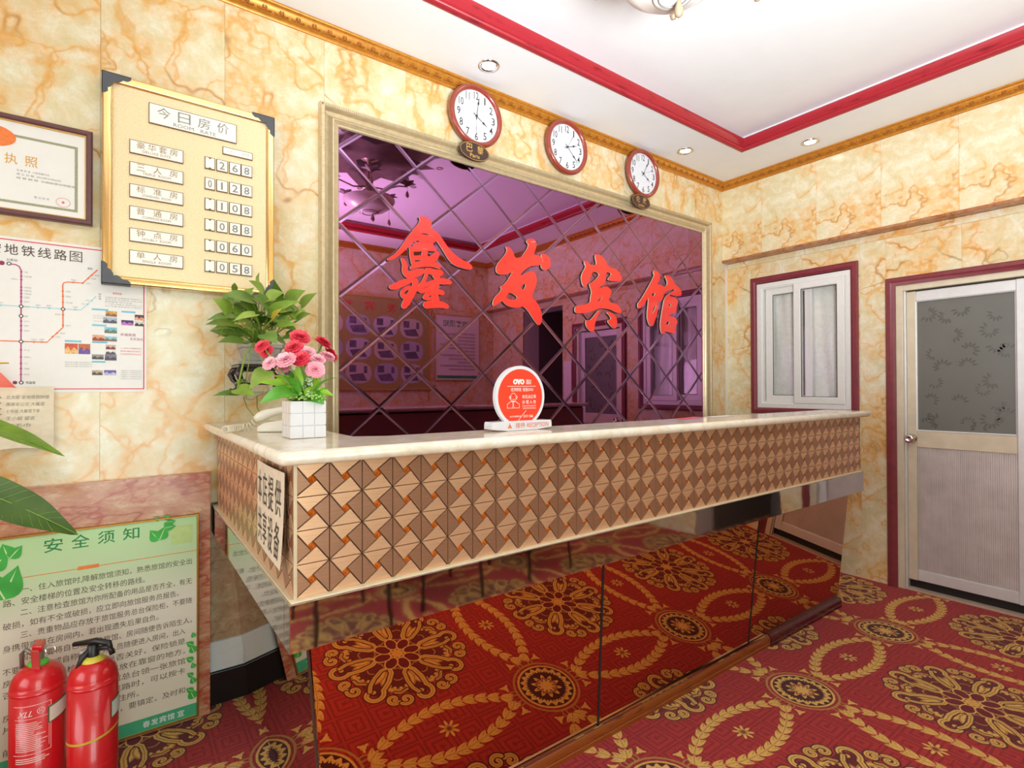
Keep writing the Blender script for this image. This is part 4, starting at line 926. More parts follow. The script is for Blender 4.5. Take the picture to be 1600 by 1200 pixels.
g.obj('ruled_lines', mat('faint_print', (206, 204, 198), .6), pg)
g = G()
for k in range(9): g.tube([(-.336, D-.012, 1.12+.019*k), (-.326, page(.02, .5)[1]-.004, 1.122+.019*k)], .0016, 5)
g.obj('binding_wire', mat('dark_wire', (90, 70, 60), .5), nb)

# ---- safety notice standing on the floor against the pink dado
po = thing('safety_notice', 'pale green framed safety notice with leaf motifs standing behind the extinguishers', 'notice board', (-.1, 2.437, 0))
px0, px1, pz0, pz1 = -.42, .248, .010, .808; fb = on_y(2.437)
autosmooth(frame_g(fb, px0, px1, pz0, pz1, [(0, 0), (0, .013), (.002, .016), (.006, .016), (.008, .012), (.008, .010)]).obj('frame', mat('thin_gold_frame', (176, 124, 48), .25, .6), po), 30)
M_pgreen = bpy.data.materials.new('notice_print'); M_pgreen.use_nodes = True; T = NT(M_pgreen); tc = T.n('TexCoord'); sp = T.n('SeparateXYZ'); T.l(tc.outputs['Object'], sp.inputs[0])
T.l(T.ramp(sp.outputs['Z'], [(.0, lin((230, 218, 194))), (.50, lin((230, 222, 202))), (.66, lin((198, 222, 172))), (.80, lin((186, 226, 160)))]), T.b.inputs['Base Color']); T.b.inputs['Roughness'].default_value = .3
sh = G().box(px0+.006, px1-.006, 2.437-.010, 2.437-.001, pz0+.006, pz1-.006).obj('printed_sheet', M_pgreen, po); e = .0104
M_green = mat('dark_green_print', (22, 138, 70), .5); M_lg = mat('leaf_green_print', (60, 172, 62), .5, noise=.25, nscale=12); M_lime = mat('lime_print', (206, 234, 176), .5)
for k, ch in enumerate('安全须知'): text(ch, (-.214+.073*k, -.164+.073*k, .7365+.002*k, .784+.001*k), fb, e, M_green, sh, bold=.0022)
G().flat([rect(px0+.008, px1-.008, .019, .066)], fb, e).obj('footer_band', mat('teal_print', (64, 168, 120), .5), sh)
for k, ch in enumerate('春发宾馆宣'): text(ch, (.066+.026*k+(.006 if k == 4 else 0), .089+.026*k+(.006 if k == 4 else 0), .030, .054), fb, e+.0006, M_paper, sh, bold=.0009)
G().flat([rect(px0+.008, px1-.008, .663, .6655)], fb, e).flat([rect(-.124, -.064, .659, .672)], fb, e+.0003).obj('rule_print', mat('orange_rule', (236, 136, 56), .5), sh)
_pl = [0]
def pleaf(u, v, ang, L, W, d):
    g = G(); _pl[0] += 1; d += .00028*_pl[0]*.6; cs, sn = math.cos(ang), math.sin(ang)
    P = lambda a, b, dd: fb(u+a*cs-b*sn, v+a*sn+b*cs, dd)
    n = 10; h = lambda t: W*math.sin(PI*t**.7)*(1-.35*t) if 0 < t < 1 else 0
    g.add([P(k/n*L, s*h(k/n), d) for k in range(n+1) for s in (-1, 0, 1)], [(k*3+q, k*3+q+1, (k+1)*3+q+1, (k+1)*3+q) for k in range(n) for q in range(2)], 0)
    g.add([P(*q, d+.0001) for q in ((.02*L, -.04*W), (.9*L, 0), (.5*L, .10*W), (.02*L, .08*W))], [(0, 1, 2, 3)], 1); g.obj('printed_leaf', [M_lg, M_lime], sh)
g = G()
for (u, v, a, L, W) in ((-.315, .60, 1.25, .115, .042), (-.310, .60, 1.95, .11, .04), (-.345, .70, .95, .07, .03), (-.300, .735, 1.9, .055, .03), (-.345, .735, 2.3, .06, .028), (-.300, .735, .9, .050, .022),
    (.118, .725, 2.2, .052, .026), (.118, .725, 1.2, .056, .024), (.135, .768, .75, .040, .018), (.135, .768, .1, .036, .016), (.118, .800, 2.4, .022, .010), (.132, .800, .7, .026, .011), (.14, .790, 0, .03, .012)):
    pleaf(u, v, a, L, W, e+.0004)
for k in range(9): v = .085+.030*k; L = (.044, .030, .030, .026, .024, .030, .036, .030, .022)[k]; pleaf(.232-.004*(k % 2), v, 2.5 if k % 2 else 1.9, L, L*.45, e+.0004)
G().flat([rect(.155, .226, .700, .770)], fb, e+.0001).obj('panel_print', mat('pale_lime', (196, 222, 140), .5), sh)
lines = ['　　一、住入旅馆时,降解旅馆须知，熟悉旅馆的安全出', '路、安全楼梯的位置及安全转移的路线。', '　　二、注意检查旅馆为你所配备的用品是否齐全，有无', '破损，如有不全或破损，应立即向旅馆服务员报告。', '　　三、贵重物品应存放于旅馆服务总台保险柜，不要随', '身携带或放在房间内，若出现遗失后果自负。', '　　四、不要将自己住宿的旅馆、房间随便告诉陌生人，', '不要让陌生人或自称旅馆服务人员随便进入房间，出入', '房间时请注意检查门窗是否关好，保险锁是', '否完好，贵重物品不要存放在靠窗的地方。', '　　五、入住后请在旅馆总台领一张旅馆', '房卡片，外出时如果你迷路时，可以按卡', '片上的地址安全顺利回到住所。', '　　六、遇到火警不要慌张，要镇定，及时和', '前台服务员联系。']
zl = [.628, .589, .551, .512, .475, .437, .398, .360, .321, .283, .245, .207, .169, .131, .093]
for s, z in zip(lines, zl):
    n = len(s); ind = 2 if s.startswith('　　') else 0
    full = 24 if z > .35 else 20
    w = .0216 if z > .33 else .0256
    u1 = .205; u0 = u1 - w*full
    if z < .35: u0 = -.316; w = (u1-u0)/ (n if n > 17 else 19.5)
    else: u0 = -.316; w = .521/24
    a = u0 + w*ind; tx = s.strip('　')
    text(tx, (a, a+w*len(tx)-.003, z-.015, z+.009), fb, e, mat('notice_ink', (92, 78, 60), .6), sh, 'text_line')
POTHOS = [((0.457,2.36,1.716),(0.441,2.29,1.764),0.032),((0.44,2.21,1.668),(0.375,2.14,1.699),0.041),((0.527,2.33,1.685),(0.489,2.26,1.737),0.028),((0.535,2.25,1.641),(0.589,2.18,1.691),0.066),((0.602,2.29,1.648),(0.647,2.22,1.694),0.034),((0.388,2.15,1.63),(0.278,2.08,1.625),0.046),((0.357,2.33,1.686),(0.348,2.26,1.707),0.016),((0.313,2.13,1.569),(0.249,2.06,1.61),0.051),((0.322,2.11,1.559),(0.229,2.04,1.53),0.029),((0.333,2.17,1.539),(0.232,2.1,1.522),0.038),((0.318,2.23,1.531),(0.26,2.16,1.511),0.021),((0.357,2.13,1.472),(0.265,2.06,1.459),0.039),((0.409,2.19,1.584),(0.344,2.12,1.617),0.06),((0.387,2.08,1.569),(0.305,2.01,1.53),0.026),((0.451,2.17,1.607),(0.379,2.1,1.639),0.051),((0.453,2.15,1.596),(0.547,2.08,1.631),0.032),((0.566,2.23,1.575),(0.604,2.16,1.598),0.035),((0.412,2.05,1.495),(0.44,1.98,1.457),0.044),((0.392,2.13,1.526),(0.342,2.06,1.514),0.031),((0.484,2.18,1.55),(0.538,2.11,1.542),0.026),((0.526,2.23,1.544),(0.551,2.16,1.528),0.024),((0.542,2.28,1.624),(0.557,2.21,1.577),0.029),((0.453,2.13,1.561),(0.476,2.06,1.596),0.023),((0.486,2.35,1.654),(0.48,2.28,1.696),0.044),((0.322,2.23,1.504),(0.274,2.16,1.484),0.015),((0.513,2.31,1.647),(0.506,2.24,1.684),0.036),((0.478,2.27,1.554),(0.519,2.2,1.578),0.035),((0.354,2.31,1.618),(0.32,2.24,1.647),0.031),((0.399,2.33,1.662),(0.416,2.26,1.696),0.032),((0.436,2.23,1.556),(0.398,2.16,1.582),0.03),((0.33,2.09,1.3),(0.374,2.02,1.275),0.042),((0.43,2.11,1.366),(0.36,2.04,1.299),0.043),((0.336,2.13,1.284),(0.248,2.06,1.276),0.02),((0.368,2.15,1.33),(0.317,2.08,1.316),0.014)]
BLOOMS = [('r',(0.417,1.6,1.456),0.025),('r',(0.379,1.53,1.419),0.022),('r',(0.481,1.58,1.441),0.022),('r',(0.513,1.6,1.405),0.023),('r',(0.39,1.5,1.387),0.022),('r',(0.298,1.53,1.418),0.018),('r',(0.315,1.56,1.405),0.017),('r',(0.435,1.56,1.384),0.014),('p',(0.35,1.5,1.383),0.023),('p',(0.427,1.56,1.408),0.021),('p',(0.448,1.53,1.387),0.019),('p',(0.483,1.55,1.398),0.019),('p',(0.429,1.49,1.357),0.022),('p',(0.315,1.52,1.372),0.018),('p',(0.362,1.57,1.361),0.019),('p',(0.419,1.58,1.366),0.017)]
VLEAVES = [((0.404,1.545,1.283),(0.284,1.47,1.263),0.031),((0.404,1.545,1.286),(0.298,1.55,1.316),0.023),((0.399,1.545,1.289),(0.34,1.57,1.337),0.024),((0.404,1.545,1.283),(0.387,1.58,1.354),0.027),((0.404,1.545,1.301),(0.408,1.57,1.374),0.024),((0.419,1.545,1.298),(0.454,1.55,1.335),0.029),((0.413,1.545,1.271),(0.452,1.49,1.256),0.035),((0.433,1.545,1.286),(0.496,1.54,1.278),0.019),((0.379,1.545,1.284),(0.381,1.5,1.308),0.026),((0.422,1.545,1.283),(0.461,1.56,1.301),0.023),((0.387,1.545,1.301),(0.398,1.6,1.338),0.023)]

# ================================================================== THINGS ON THE WORKTOP
CT = 1.1643
def leaf_g(g, B, T_, w, nrm, shape='heart', arch=.12, fold=.18, nu=8, mi=0, wave=0.):
    B, T_ = Vector(B), Vector(T_); ax = T_-B; L = ax.length; ax = ax/L; nrm = Vector(nrm); nrm = (nrm-ax*nrm.dot(ax)).normalized(); sd = ax.cross(nrm)
    vs = []
    for i in range(nu+1):
        t = i/nu
        if shape == 'heart': h = w*.5*(1.0*math.sin(PI*min(1, (t*.93+.07))**.62))*(1-t**3*.25) if t < 1 else 0
        elif shape == 'lance': h = w*.5*math.sin(PI*(t*.94+.03)**.8)
        elif shape == 'petal': h = w*.5*min(1., .35+1.3*t)*(1-max(0, t-.72)**2*7)
        else: h = w*.5*math.sin(PI*(t*.97+.015))
        if i == nu and shape != 'petal': h = .0003
        for j in (-1, -.5, 0, .5, 1):
            back = -.10*L*abs(j)*(1-t)**3 if shape == 'heart' else 0
            vs.append(B + ax*(t*L+back) + sd*(j*h) + nrm*(arch*L*math.sin(PI*t)*.6 + fold*abs(j)*h + wave*h*math.sin(t*14+j*2)))
    fs = [(i*5+j, i*5+j+1, (i+1)*5+j+1, (i+1)*5+j) for i in range(nu) for j in range(4)]
    return g.add(vs, fs, mi)
def leaf_mat(name, c0, c1, tr=.18):
    m = bpy.data.materials.new(name); m.use_nodes = True; T = NT(m); tc = T.n('TexCoord'); n = T.n('TexNoise', Scale=14., Detail=3.); T.l(tc.outputs['Object'], n.inputs['Vector'])
    T.l(T.ramp(n.outputs['Fac'], [(.3, lin(c0)), (.7, lin(c1))]), T.b.inputs['Base Color']); T.b.inputs['Roughness'].default_value = .38
    T.b.inputs['Subsurface Weight'].default_value = 0; MATS[name] = m; return m
# ---- white grooved flower box with silk flowers
va = thing('flower_box', 'white grooved square flower box with red and pink silk flowers on the desk corner', 'vase', (.415, 1.55, CT))
M_por = mat('white_porcelain', (226, 226, 231), .16, noise=.01, **{'Coat Weight': .4})
a0, a1, c0, c1, H = .366, .461, 1.500, 1.595, .103
g = G().box(a0+.003, a1-.003, c0+.003, c1-.003, CT+.0005, CT+H-.0015)
body = g.obj('box_body', M_por, va)
for side in range(4):
    for i in range(3):
        for j in range(3):
            u0 = .0315*i+.0010; u1 = .0315*(i+1)-.0002; z0 = CT+.0008+.0342*j; z1 = z0+.0325
            if side == 0: bx = (a0+u0, a0+u1, c0, c0+.005, z0, z1)
            elif side == 1: bx = (a0+u0, a0+u1, c1-.005, c1, z0, z1)
            elif side == 2: bx = (a0, a0+.005, c0+u0, c0+u1, z0, z1)
            else: bx = (a1-.005, a1, c0+u0, c0+u1, z0, z1)
            G().box(*bx).obj('panel', M_por, body, bevel=.0012)
G().grid(lambda u, v: (a0+.006+.083*u, c0+.006+.083*v, CT+H+.001+.004*math.sin(u*9)*math.cos(v*8)), 8, 8).obj('moss', mat('green_moss', (120, 150, 70), .9, noise=.3, nscale=300, bump=.6), va, smooth=True)
M_stem = leaf_mat('green_stem', (96, 132, 52), (128, 164, 70)); M_vl = leaf_mat('bright_silk_leaf', (134, 190, 40), (172, 216, 66)); M_vl2 = leaf_mat('deep_silk_leaf', (72, 146, 48), (112, 180, 64))
M_rb = leaf_mat('red_petal', (222, 36, 68), (242, 84, 100)); M_pb = leaf_mat('pink_petal', (246, 156, 176), (254, 196, 206))
rnd = random.Random(21)
for k, (cl, P, r) in enumerate(BLOOMS):
    P = Vector(P); root = Vector((.413+rnd.uniform(-.02, .02), 1.548+rnd.uniform(-.02, .02), CT+H))
    d = (P-root); mid = root+d*.5+Vector((0, 0, .02))
    axn = (Vector((d.x*.7-.014, d.y*.3-.050, .045+.02*(k % 3)))).normalized()
    G().tube([root, root*.25+mid*.75-Vector((0, 0, .004)), P-axn*r*.5], .0021, 6).obj('stem', M_stem, va, smooth=True)
    g = G()
    a = Vector((1, 0, 0)); a = (a-axn*a.dot(axn)).normalized(); b = axn.cross(a)
    r *= 1.12
    for ring, (n, r0, tilt, L, w_) in enumerate(((10, .1, -.10, 1.0, .80), (10, .1, .20, .95, .74), (9, .1, .50, .84, .66), (8, .08, .80, .70, .56), (6, .06, 1.1, .56, .46), (4, .03, 1.35, .44, .36))):
        for q in range(n):
            an = 2*PI*(q+ring*.37)/n + rnd.uniform(-.15, .15); rd = a*math.cos(an)+b*math.sin(an)
            c_ = rd*math.cos(tilt)+axn*math.sin(tilt)
            B = P+rd*r*r0-axn*r*.30
            leaf_g(g, B, B+c_*r*L*rnd.uniform(.92, 1.05), r*w_, axn*math.cos(tilt)-rd*math.sin(tilt), 'petal', .16, -.18, 5, wave=.16)
    g.obj('bloom', M_rb if cl == 'r' else M_pb, va, smooth=True)
    G().lathe([(.002, -.012), (.006, -.008), (r*.34, 0)], P-axn*r*.28, axn, 8).obj('calyx', M_stem, va, smooth=True)
for k, (B, T_, w) in enumerate(VLEAVES):
    leaf_g(g := G(), B, T_, w*1.7, (0, -.65, .75), 'lance', .22, .3, 8); g.obj('leaf', M_vl if k % 3 else M_vl2, va, smooth=True)
    root = Vector((.413, 1.548, CT+H-.002)); G().tube([root, Vector(B)*.6+root*.4, B], .0018, 5).obj('stem', M_stem, va, smooth=True)
for k in range(8):
    an = k*.8; B = Vector((.413, 1.548, CT+H)); L = .085+.02*(k % 3)
    leaf_g(g := G(), B+Vector((math.cos(an)*.02, math.sin(an)*.02, .004)), B+Vector((math.cos(an)*L, math.sin(an)*L, .035+.03*(k % 2))), .026, (0, 0, 1), 'lance', .25, .3); g.obj('leaf', M_vl2 if k % 2 else M_vl, va, smooth=True)
g = G()
for k in range(150):
    an, rr_, zz = rnd.uniform(0, 6.3), rnd.uniform(.01, .055), rnd.uniform(.0, .035)
    c = Vector((.413+math.cos(an)*rr_, 1.54+math.sin(an)*rr_, CT+H+.004+zz*(1-rr_/.07)))
    g.lathe([(0, -.004), (.0042, 0), (0, .004)], c, (rnd.uniform(-1, 1), rnd.uniform(-1, 1), 1), 5)
o = g.obj('filler_sprigs', leaf_mat('pale_green_sprig', (150, 196, 84), (190, 222, 120)), va); o['kind'] = 'stuff'
g = G()
for k in range(60):
    t = rnd.random(); c = Vector((.418+rnd.gauss(0, .006), 1.512+rnd.gauss(0, .005), CT+H+.012+.05*t))
    g.lathe([(0, -.002), (.0028*(1.2-t*.6), 0), (0, .002)], c, (rnd.uniform(-1, 1), rnd.uniform(-1, 1), .5), 5)
o = g.obj('white_sprigs', mat('white_petal', (236, 240, 224), .7), va); o['kind'] = 'stuff'

# ---- pothos in a grey pot on a carved black stand
bs = tag(G().box(.32, .55, 2.17, D-.0005, 1.283, 1.289).obj('added_glass_shelf', M_glass_g), 'thin clear glass wall shelf under the black carved plant stand', 'shelf')  # made-up support, added in near-invisible glass so the stand does not float
st = thing('plant_stand', 'black carved wooden stand with scroll legs and grey top holding the leafy pot', 'stand', (.435, 2.25, 1.289)); M_ebony = mat('ebony_wood', (44, 28, 26), .25, noise=.2)
G().box(.345, .525, 2.165, 2.345, 1.392, 1.404).obj('marble_top', mat('grey_marble_top', (150, 146, 138), .25, noise=.15, nscale=30), st, bevel=.002)
G().box(.349, .521, 2.169, 2.341, 1.381, 1.392).box(.362, .508, 2.182, 2.196, 1.368, 1.382).box(.362, .508, 2.314, 2.328, 1.368, 1.382).box(.362, .376, 2.182, 2.328, 1.368, 1.382).box(.494, .508, 2.182, 2.328, 1.368, 1.382).obj('apron', M_ebony, st, bevel=.002)
for sx, sy in ((-1, -1), (1, -1), (1, 1), (-1, 1)):
    cx, cy = .435+sx*.068, 2.255+sy*.068
    pts = [(cx, cy, 1.385), (cx+sx*.012, cy+sy*.012, 1.372), (cx+sx*.020, cy+sy*.020, 1.355), (cx+sx*.012, cy+sy*.012, 1.335), (cx+sx*.001, cy+sy*.001, 1.318), (cx+sx*.002, cy+sy*.002, 1.302), (cx+sx*.012, cy+sy*.012, 1.2945), (cx+sx*.022, cy+sy*.022, 1.298)]
    G().tube(pts, [.010, .013, .0125, .010, .008, .0068, .0056, .0045], 8).obj('leg', M_ebony, st, smooth=True)
G().box(.372, .498, 2.186, 2.194, 1.316, 1.324).box(.372, .498, 2.316, 2.324, 1.316, 1.324).box(.366, .374, 2.19, 2.32, 1.316, 1.324).box(.496, .504, 2.19, 2.32, 1.316, 1.324).obj('stretcher', M_ebony, st, bevel=.0015)
pt = thing('potted_pothos', 'leafy green pothos in a grey moulded pot on the black carved stand', 'plant', (.437, 2.25, 1.4045)); M_pot = mat('grey_pot', (158, 152, 142), .55, noise=.06, nscale=30)
g = G()
def ring(z, hx_, hy_): return [(.437+hx_*a, 2.252+hy_*b, z) for a, b in ((-1, -.85), (-.85, -1), (.85, -1), (1, -.85), (1, .85), (.85, 1), (-.85, 1), (-1, .85))]
lv = [ring(1.405, .054, .054), ring(1.408, .056, .056), ring(1.455, .068, .068), ring(1.457, .074, .074), ring(1.472, .076, .076), ring(1.472, .068, .068), ring(1.455, .062, .062)]
g.add([p for r in lv for p in r], [(i*8+q, i*8+(q+1) % 8, (i+1)*8+(q+1) % 8, (i+1)*8+q) for i in range(6) for q in range(8)] + [tuple(range(7, -1, -1)), tuple(range(48, 56))]); g.obj('pot', M_pot, pt, bevel=.0015)
g = G()
for s in (-1, 1): g.tube([(.437+s*.058, 2.1858, 1.44), (.437+s*.03, 2.1905, 1.425), (.437+s*.003, 2.1915, 1.42)], .0012, 5)
g.tube([(.40, 2.1862, 1.442), (.437, 2.189, 1.43), (.474, 2.1862, 1.442)], .0012, 5); g.obj('moulded_line', M_pot, pt)
M_pl = [leaf_mat('pothos_leaf_a', (104, 138, 42), (142, 172, 64)), leaf_mat('pothos_leaf_b', (124, 158, 52), (162, 190, 82)), leaf_mat('pothos_leaf_c', (88, 122, 44), (118, 150, 66))]
rnd = random.Random(9); core = Vector((.437, 2.25, 1.462))
allv = list(POTHOS)
for k in range(46):   # inner and rear leaves that fill the crown
    an = rnd.uniform(0, 6.28); rr_ = rnd.uniform(.03, .12); z = rnd.uniform(1.50, 1.66)
    B = Vector((.435+math.cos(an)*rr_, min(2.36, 2.26+math.sin(an)*rr_*.8), z)); T_ = B+Vector((math.cos(an)*.06, min(.06, math.sin(an)*.06), rnd.uniform(-.03, .03)))
    if T_.y < 2.44: allv.append((tuple(B), tuple(T_), rnd.uniform(.045, .065)))
for k, (B, T_, w) in enumerate(allv):
    B = Vector(B); T_ = Vector(T_); B.z = max(B.z, 1.31) if k >= 34 else B.z; B.y = min(B.y, 2.40); T_.y = min(T_.y, 2.41)
    nn = Vector((rnd.uniform(-.45, .05), -.80, rnd.uniform(.30, .65))) if k < 34 else Vector((rnd.uniform(-.3, .3), -.6, .7))
    yel = (22 == k)
    leaf_g(g := G(), B, T_, w*1.45, nn, 'heart', .10, .16, 8); g.obj('leaf', mat('yellowed_leaf', (202, 176, 62), .4) if yel else M_pl[k % 3], pt, smooth=True)
    s0 = core + Vector((rnd.uniform(-.035, .035), rnd.uniform(-.035, .035), 0))
    if B.z < 1.46: s0 = Vector((.40, 2.178, 1.474)); mid = Vector((B.x*.5+.2, 2.15, 1.43))
    else: mid = s0*.4+B*.6+Vector((0, 0, .012))
    G().tube([s0, mid, B], .0019, 5).obj('petiole', M_pl[1], pt, smooth=True)
G().tube([(.352, 2.10, 1.27), (.356, 2.06, 1.235), (.372, 2.02, 1.205), (.39, 1.99, 1.196)], .0017, 5).obj('vine', M_pl[2], pt, smooth=True)
G().tube([(.40, 2.12, 1.27), (.397, 2.10, 1.23), (.405, 2.06, 1.205), (.415, 2.04, 1.2)], .0017, 5).obj('vine', M_pl[2], pt, smooth=True)

# ---- telephone with a coiled cord
ph = thing('telephone', 'cream desk telephone with its coiled cord trailing over the counter edge behind the flower box', 'telephone', (.42, 1.86, CT)); M_ph = mat('cream_phone_plastic', (226, 220, 204), .35, noise=.02)
ca, sa = math.cos(-.55), math.sin(-.55)
def pf(u, v, z): return (.338+u*ca-v*sa, 1.80+u*sa+v*ca, CT+z)
g = G(); prof = [(0, .0005), (.0, .016), (.02, .028), (.12, .046), (.14, .045), (.145, .0005)]
k = len(prof); g.add([pf(u, v, z) for v in (0, .15) for u, z in prof], [(i, (i+1) % k, k+(i+1) % k, k+i) for i in range(k)] + [tuple(range(k)), tuple(range(2*k-1, k-1, -1))]); g.obj('phone_base', M_ph, ph, bevel=.005)
g = G()
for i in range(3):
    for j in range(4): u = .065+.022*i; v = .075+.017*j; z = .020+.0005+(.034+(u-.025)*.144-.02); c = pf(u, v, z+.003); g.obox(c, Vector((ca, sa, .14))*.008, Vector((-sa, ca, 0))*.006, (0, 0, .003))
g.obj('keypad', mat('grey_keys', (150, 148, 144), .5), ph)
pts = []; 
for q in range(15): t = q/14; pts.append(pf(-.014+.160*t, .028, .030+.026*math.sin(PI*(.12+.76*t))+.022*t))
G().tube(pts, [.010, .015, .0165, .016, .014, .012, .0115, .0115, .0115, .012, .014, .016, .0165, .015, .010], 12).obj('handset', M_ph, ph, smooth=True)
g = G(); path = [Vector(pf(-.006, .028, .040)), Vector((.325, 1.83, CT+.016)), Vector((.302, 1.838, CT+.0142)), Vector((.282, 1.82, CT+.0142)), Vector((.268, 1.805, CT+.0142)), Vector((.255, 1.785, CT+.0142)), Vector((.247, 1.770, CT+.0142))]
cum = [0.]
for q in range(len(path)-1): cum.append(cum[-1]+(path[q+1]-path[q]).length)
def along(t):
    s = min(max(t, 0), 1)*cum[-1]; i = max(k for k in range(len(path)-1) if cum[k] <= s+1e-9); return path[i].lerp(path[i+1], (s-cum[i])/(cum[i+1]-cum[i]))
pts = []
for q in range(216):
    t = q/215; p = along(t); d = (along(t+.06)-along(t-.06)).normalized(); a = d.cross(Vector((0, 0, 1))).normalized(); b = a.cross(d); w = q*2*PI/17
    pts.append(p+(a*math.cos(w)+b*math.sin(w))*.0100)
g.tube(pts, .0024, 5); g.obj('coiled_cord', mat('cream_cord', (214, 202, 176), .5), ph, smooth=True)

# ---- reception sign
sg = thing('reception_sign', 'round red acrylic reception sign on a white base on the worktop', 'sign', (1.037, 1.36, CT)); M_acr = mat('white_acrylic', (224, 224, 229), .15, noise=.01, **{'Coat Weight': .3}); M_sred = mat('orange_red_print', (244, 70, 46), .3, noise=.01)
f = on_y(1.36); scx, scz, sr = 1.036, 1.272, .0995
bs_ = G().prism([chaikin([(.916, CT+.0005), (.916, CT+.026), (.922, CT+.031), (1.152, CT+.031), (1.158, CT+.026), (1.158, CT+.0005)], 1)], f, -.030, .012).obj('sign_base', M_acr, sg, bevel=.002)
dsk = G().prism([circ(scx, scz, sr, 64)], f, -.012, .002).obj('disc', M_acr, sg, bevel=.0015)
G().flat([circ(scx, scz, sr-.0105, 64)], f, .0026).obj('red_print', M_sred, dsk)
M_wp = mat('white_print', (252, 248, 240), .5); L_ = lambda s, a, b, c, d, **k: text(s, (scx+a, scx+b, scz+c, scz+d), f, .0030, M_wp, dsk, **k)
g = G()
for cu in (-.022, .006):   # heavy rounded O Y O letters
    g.flat([circ(scx+cu, scz+.048, .0085, 24), circ(scx+cu, scz+.048, .0038, 16)[::-1]], f, .0030)
g.flat([[(scx-.0165+.0, scz+.0565), (scx-.0105, scz+.0565), (scx-.008, scz+.050), (scx-.0055, scz+.0565), (scx+.0005-.0005, scz+.0565), (scx-.005, scz+.046), (scx-.005, scz+.0395), (scx-.011, scz+.0395), (scx-.011, scz+.046)]], f, .0031); g.obj('lettering', M_wp, dsk)
L_('酒店', .021, .043, .040, .056); G().flat([rect(scx-.054, scx+.062, scz+.0330, scz+.0342)], f, .003).obj('rule_print', M_wp, dsk)
L_('经济舒适  就选OYO', -.039, .051, .017, .029); L_('如无法正常', .006, .062, -.006, .006); L_('办 理 入 住', .006, .062, -.0235, -.0115); L_('您也可以拨打酒店服务热线', .006, .062, -.0325, -.028); L_('我们将尽快为您办理入住', .008, .062, -.0400, -.0355); L_('24小时客服热线：', -.044, .002, -.066, -.060); L_('1010 1066', .011, .050, -.068, -.059)
g = G(); W_ = .0011
def outl(pts, closed=False):
    P = pts + ([pts[0]] if closed else [])
    for a, b in zip(P[:-1], P[1:]):
        d = Vector((b[0]-a[0], b[1]-a[1])); n = Vector((-d.y, d.x)).normalized()*W_*.5
        g.add([f(scx+p[0], scz+p[1], .0031) for p in ((a[0]+n.x, a[1]+n.y), (b[0]+n.x, b[1]+n.y), (b[0]-n.x, b[1]-n.y), (a[0]-n.x, a[1]-n.y))], [(0, 1, 2, 3)])
outl(circ(-.030, -.002, .0115, 20, .0135), True); outl([(-.054, -.036), (-.054, -.024), (-.042, -.016), (-.031, -.013), (-.018, -.017), (-.006, -.024), (-.006, -.036)], True); outl([(-.036, -.015), (-.031, -.021), (-.026, -.015)]); outl([(-.031, -.021), (-.034, -.036)]); outl([(-.031, -.021), (-.027, -.036)]); outl(circ(-.0430, -.002, .0035, 10, .005), True); outl(circ(-.0170, -.002, .0030, 10, .005), True); outl([(-.034, -.008), (-.029, -.010), (-.025, -.007)])
outl([(-.028, -.098+.004), (.022, -.044)]); g.keep = True; g.obj('agent_icon', M_wp, dsk)
M_orp = mat('coral_print', (226, 98, 66), .5); fb2 = .0126
text('接待', (1.008, 1.045, CT+.008, CT+.025), f, fb2, M_orp, bs_); text('RECEPTION', (1.054, 1.143, CT+.009, CT+.023), f, fb2, M_orp, bs_)
G().flat([[(.976, CT+.009), (.994, CT+.009), (.992, CT+.013), (.978, CT+.013)]], f, fb2).flat([[(.9805, CT+.014), (.9895, CT+.014), (.988, CT+.019), (.985, CT+.021), (.982, CT+.019)]], f, fb2).flat([circ(.985, CT+.0235, .0016, 10)], f, fb2).obj('bell_icon', M_orp, bs_)
# ---- slips of paper towards the far end
for k, (x, y, r, c, lb) in enumerate(((2.02, 1.415, .15, (226, 92, 110), 'pink printed slip of paper lying at the back of the worktop'), (2.24, 1.41, -.1, (240, 232, 228), 'white slip of paper lying at the back of the worktop beside a pink slip'))):
    c_, s_ = math.cos(r), math.sin(r); sl = G().add([(x+a*c_-b*s_, y+a*s_+b*c_, CT+.0006+.004*abs(a)*10*(a > 0)*.3) for a, b in ((-.09, -.028), (0, -.028), (.09, -.028), (.09, .028), (0, .028), (-.09, .028))], [(0, 1, 4, 5), (1, 2, 3, 4)]).obj('paper_slip', mat('slip_%d' % k, c, .7), None)
    tag(sl, lb, 'paper')

# ================================================================== FIRE EXTINGUISHERS
M_ered = mat('red_enamel', (204, 24, 32), .3, noise=.05, nscale=12, **{'Coat Weight': .35}); M_valve = mat('dull_steel', (150, 140, 130), .4, .6)
def ext(cx, cy, r, zt, label, facing, kind):
    t = thing('fire_extinguisher', label, 'fire extinguisher', (cx, cy, 0), 'red fire extinguishers'); c = (cx, cy, 0)
    pr = [(0, .001), (r-.012, .001), (r-.004, .006), (r, .016), (r, zt-.060)]
    for k in range(8): a = k/7*PI/2; pr.append((.022+(r-.022)*math.cos(a), zt-.060+.060*math.sin(a)))
    pr += [(.022, zt+.006)]
    G().lathe(pr, c, (0, 0, 1), 48).obj('cylinder', M_ered, t, smooth=True)
    G().lathe([(r, -.004), (r+.0016, -.001), (r+.0016, .001), (r, .004)], (cx, cy, zt-.066), (0, 0, 1), 48).obj('weld_seam', M_ered, t, smooth=True)
    fwd = Vector((math.cos(facing), math.sin(facing), 0)); sd = Vector((-fwd.y, fwd.x, 0))
    wrap = lambda u, v, d=0.: tuple(Vector((cx, cy, v)) + (fwd*math.cos(u/r) + sd*math.sin(u/r))*(r+d))
    return t, fwd, sd, wrap
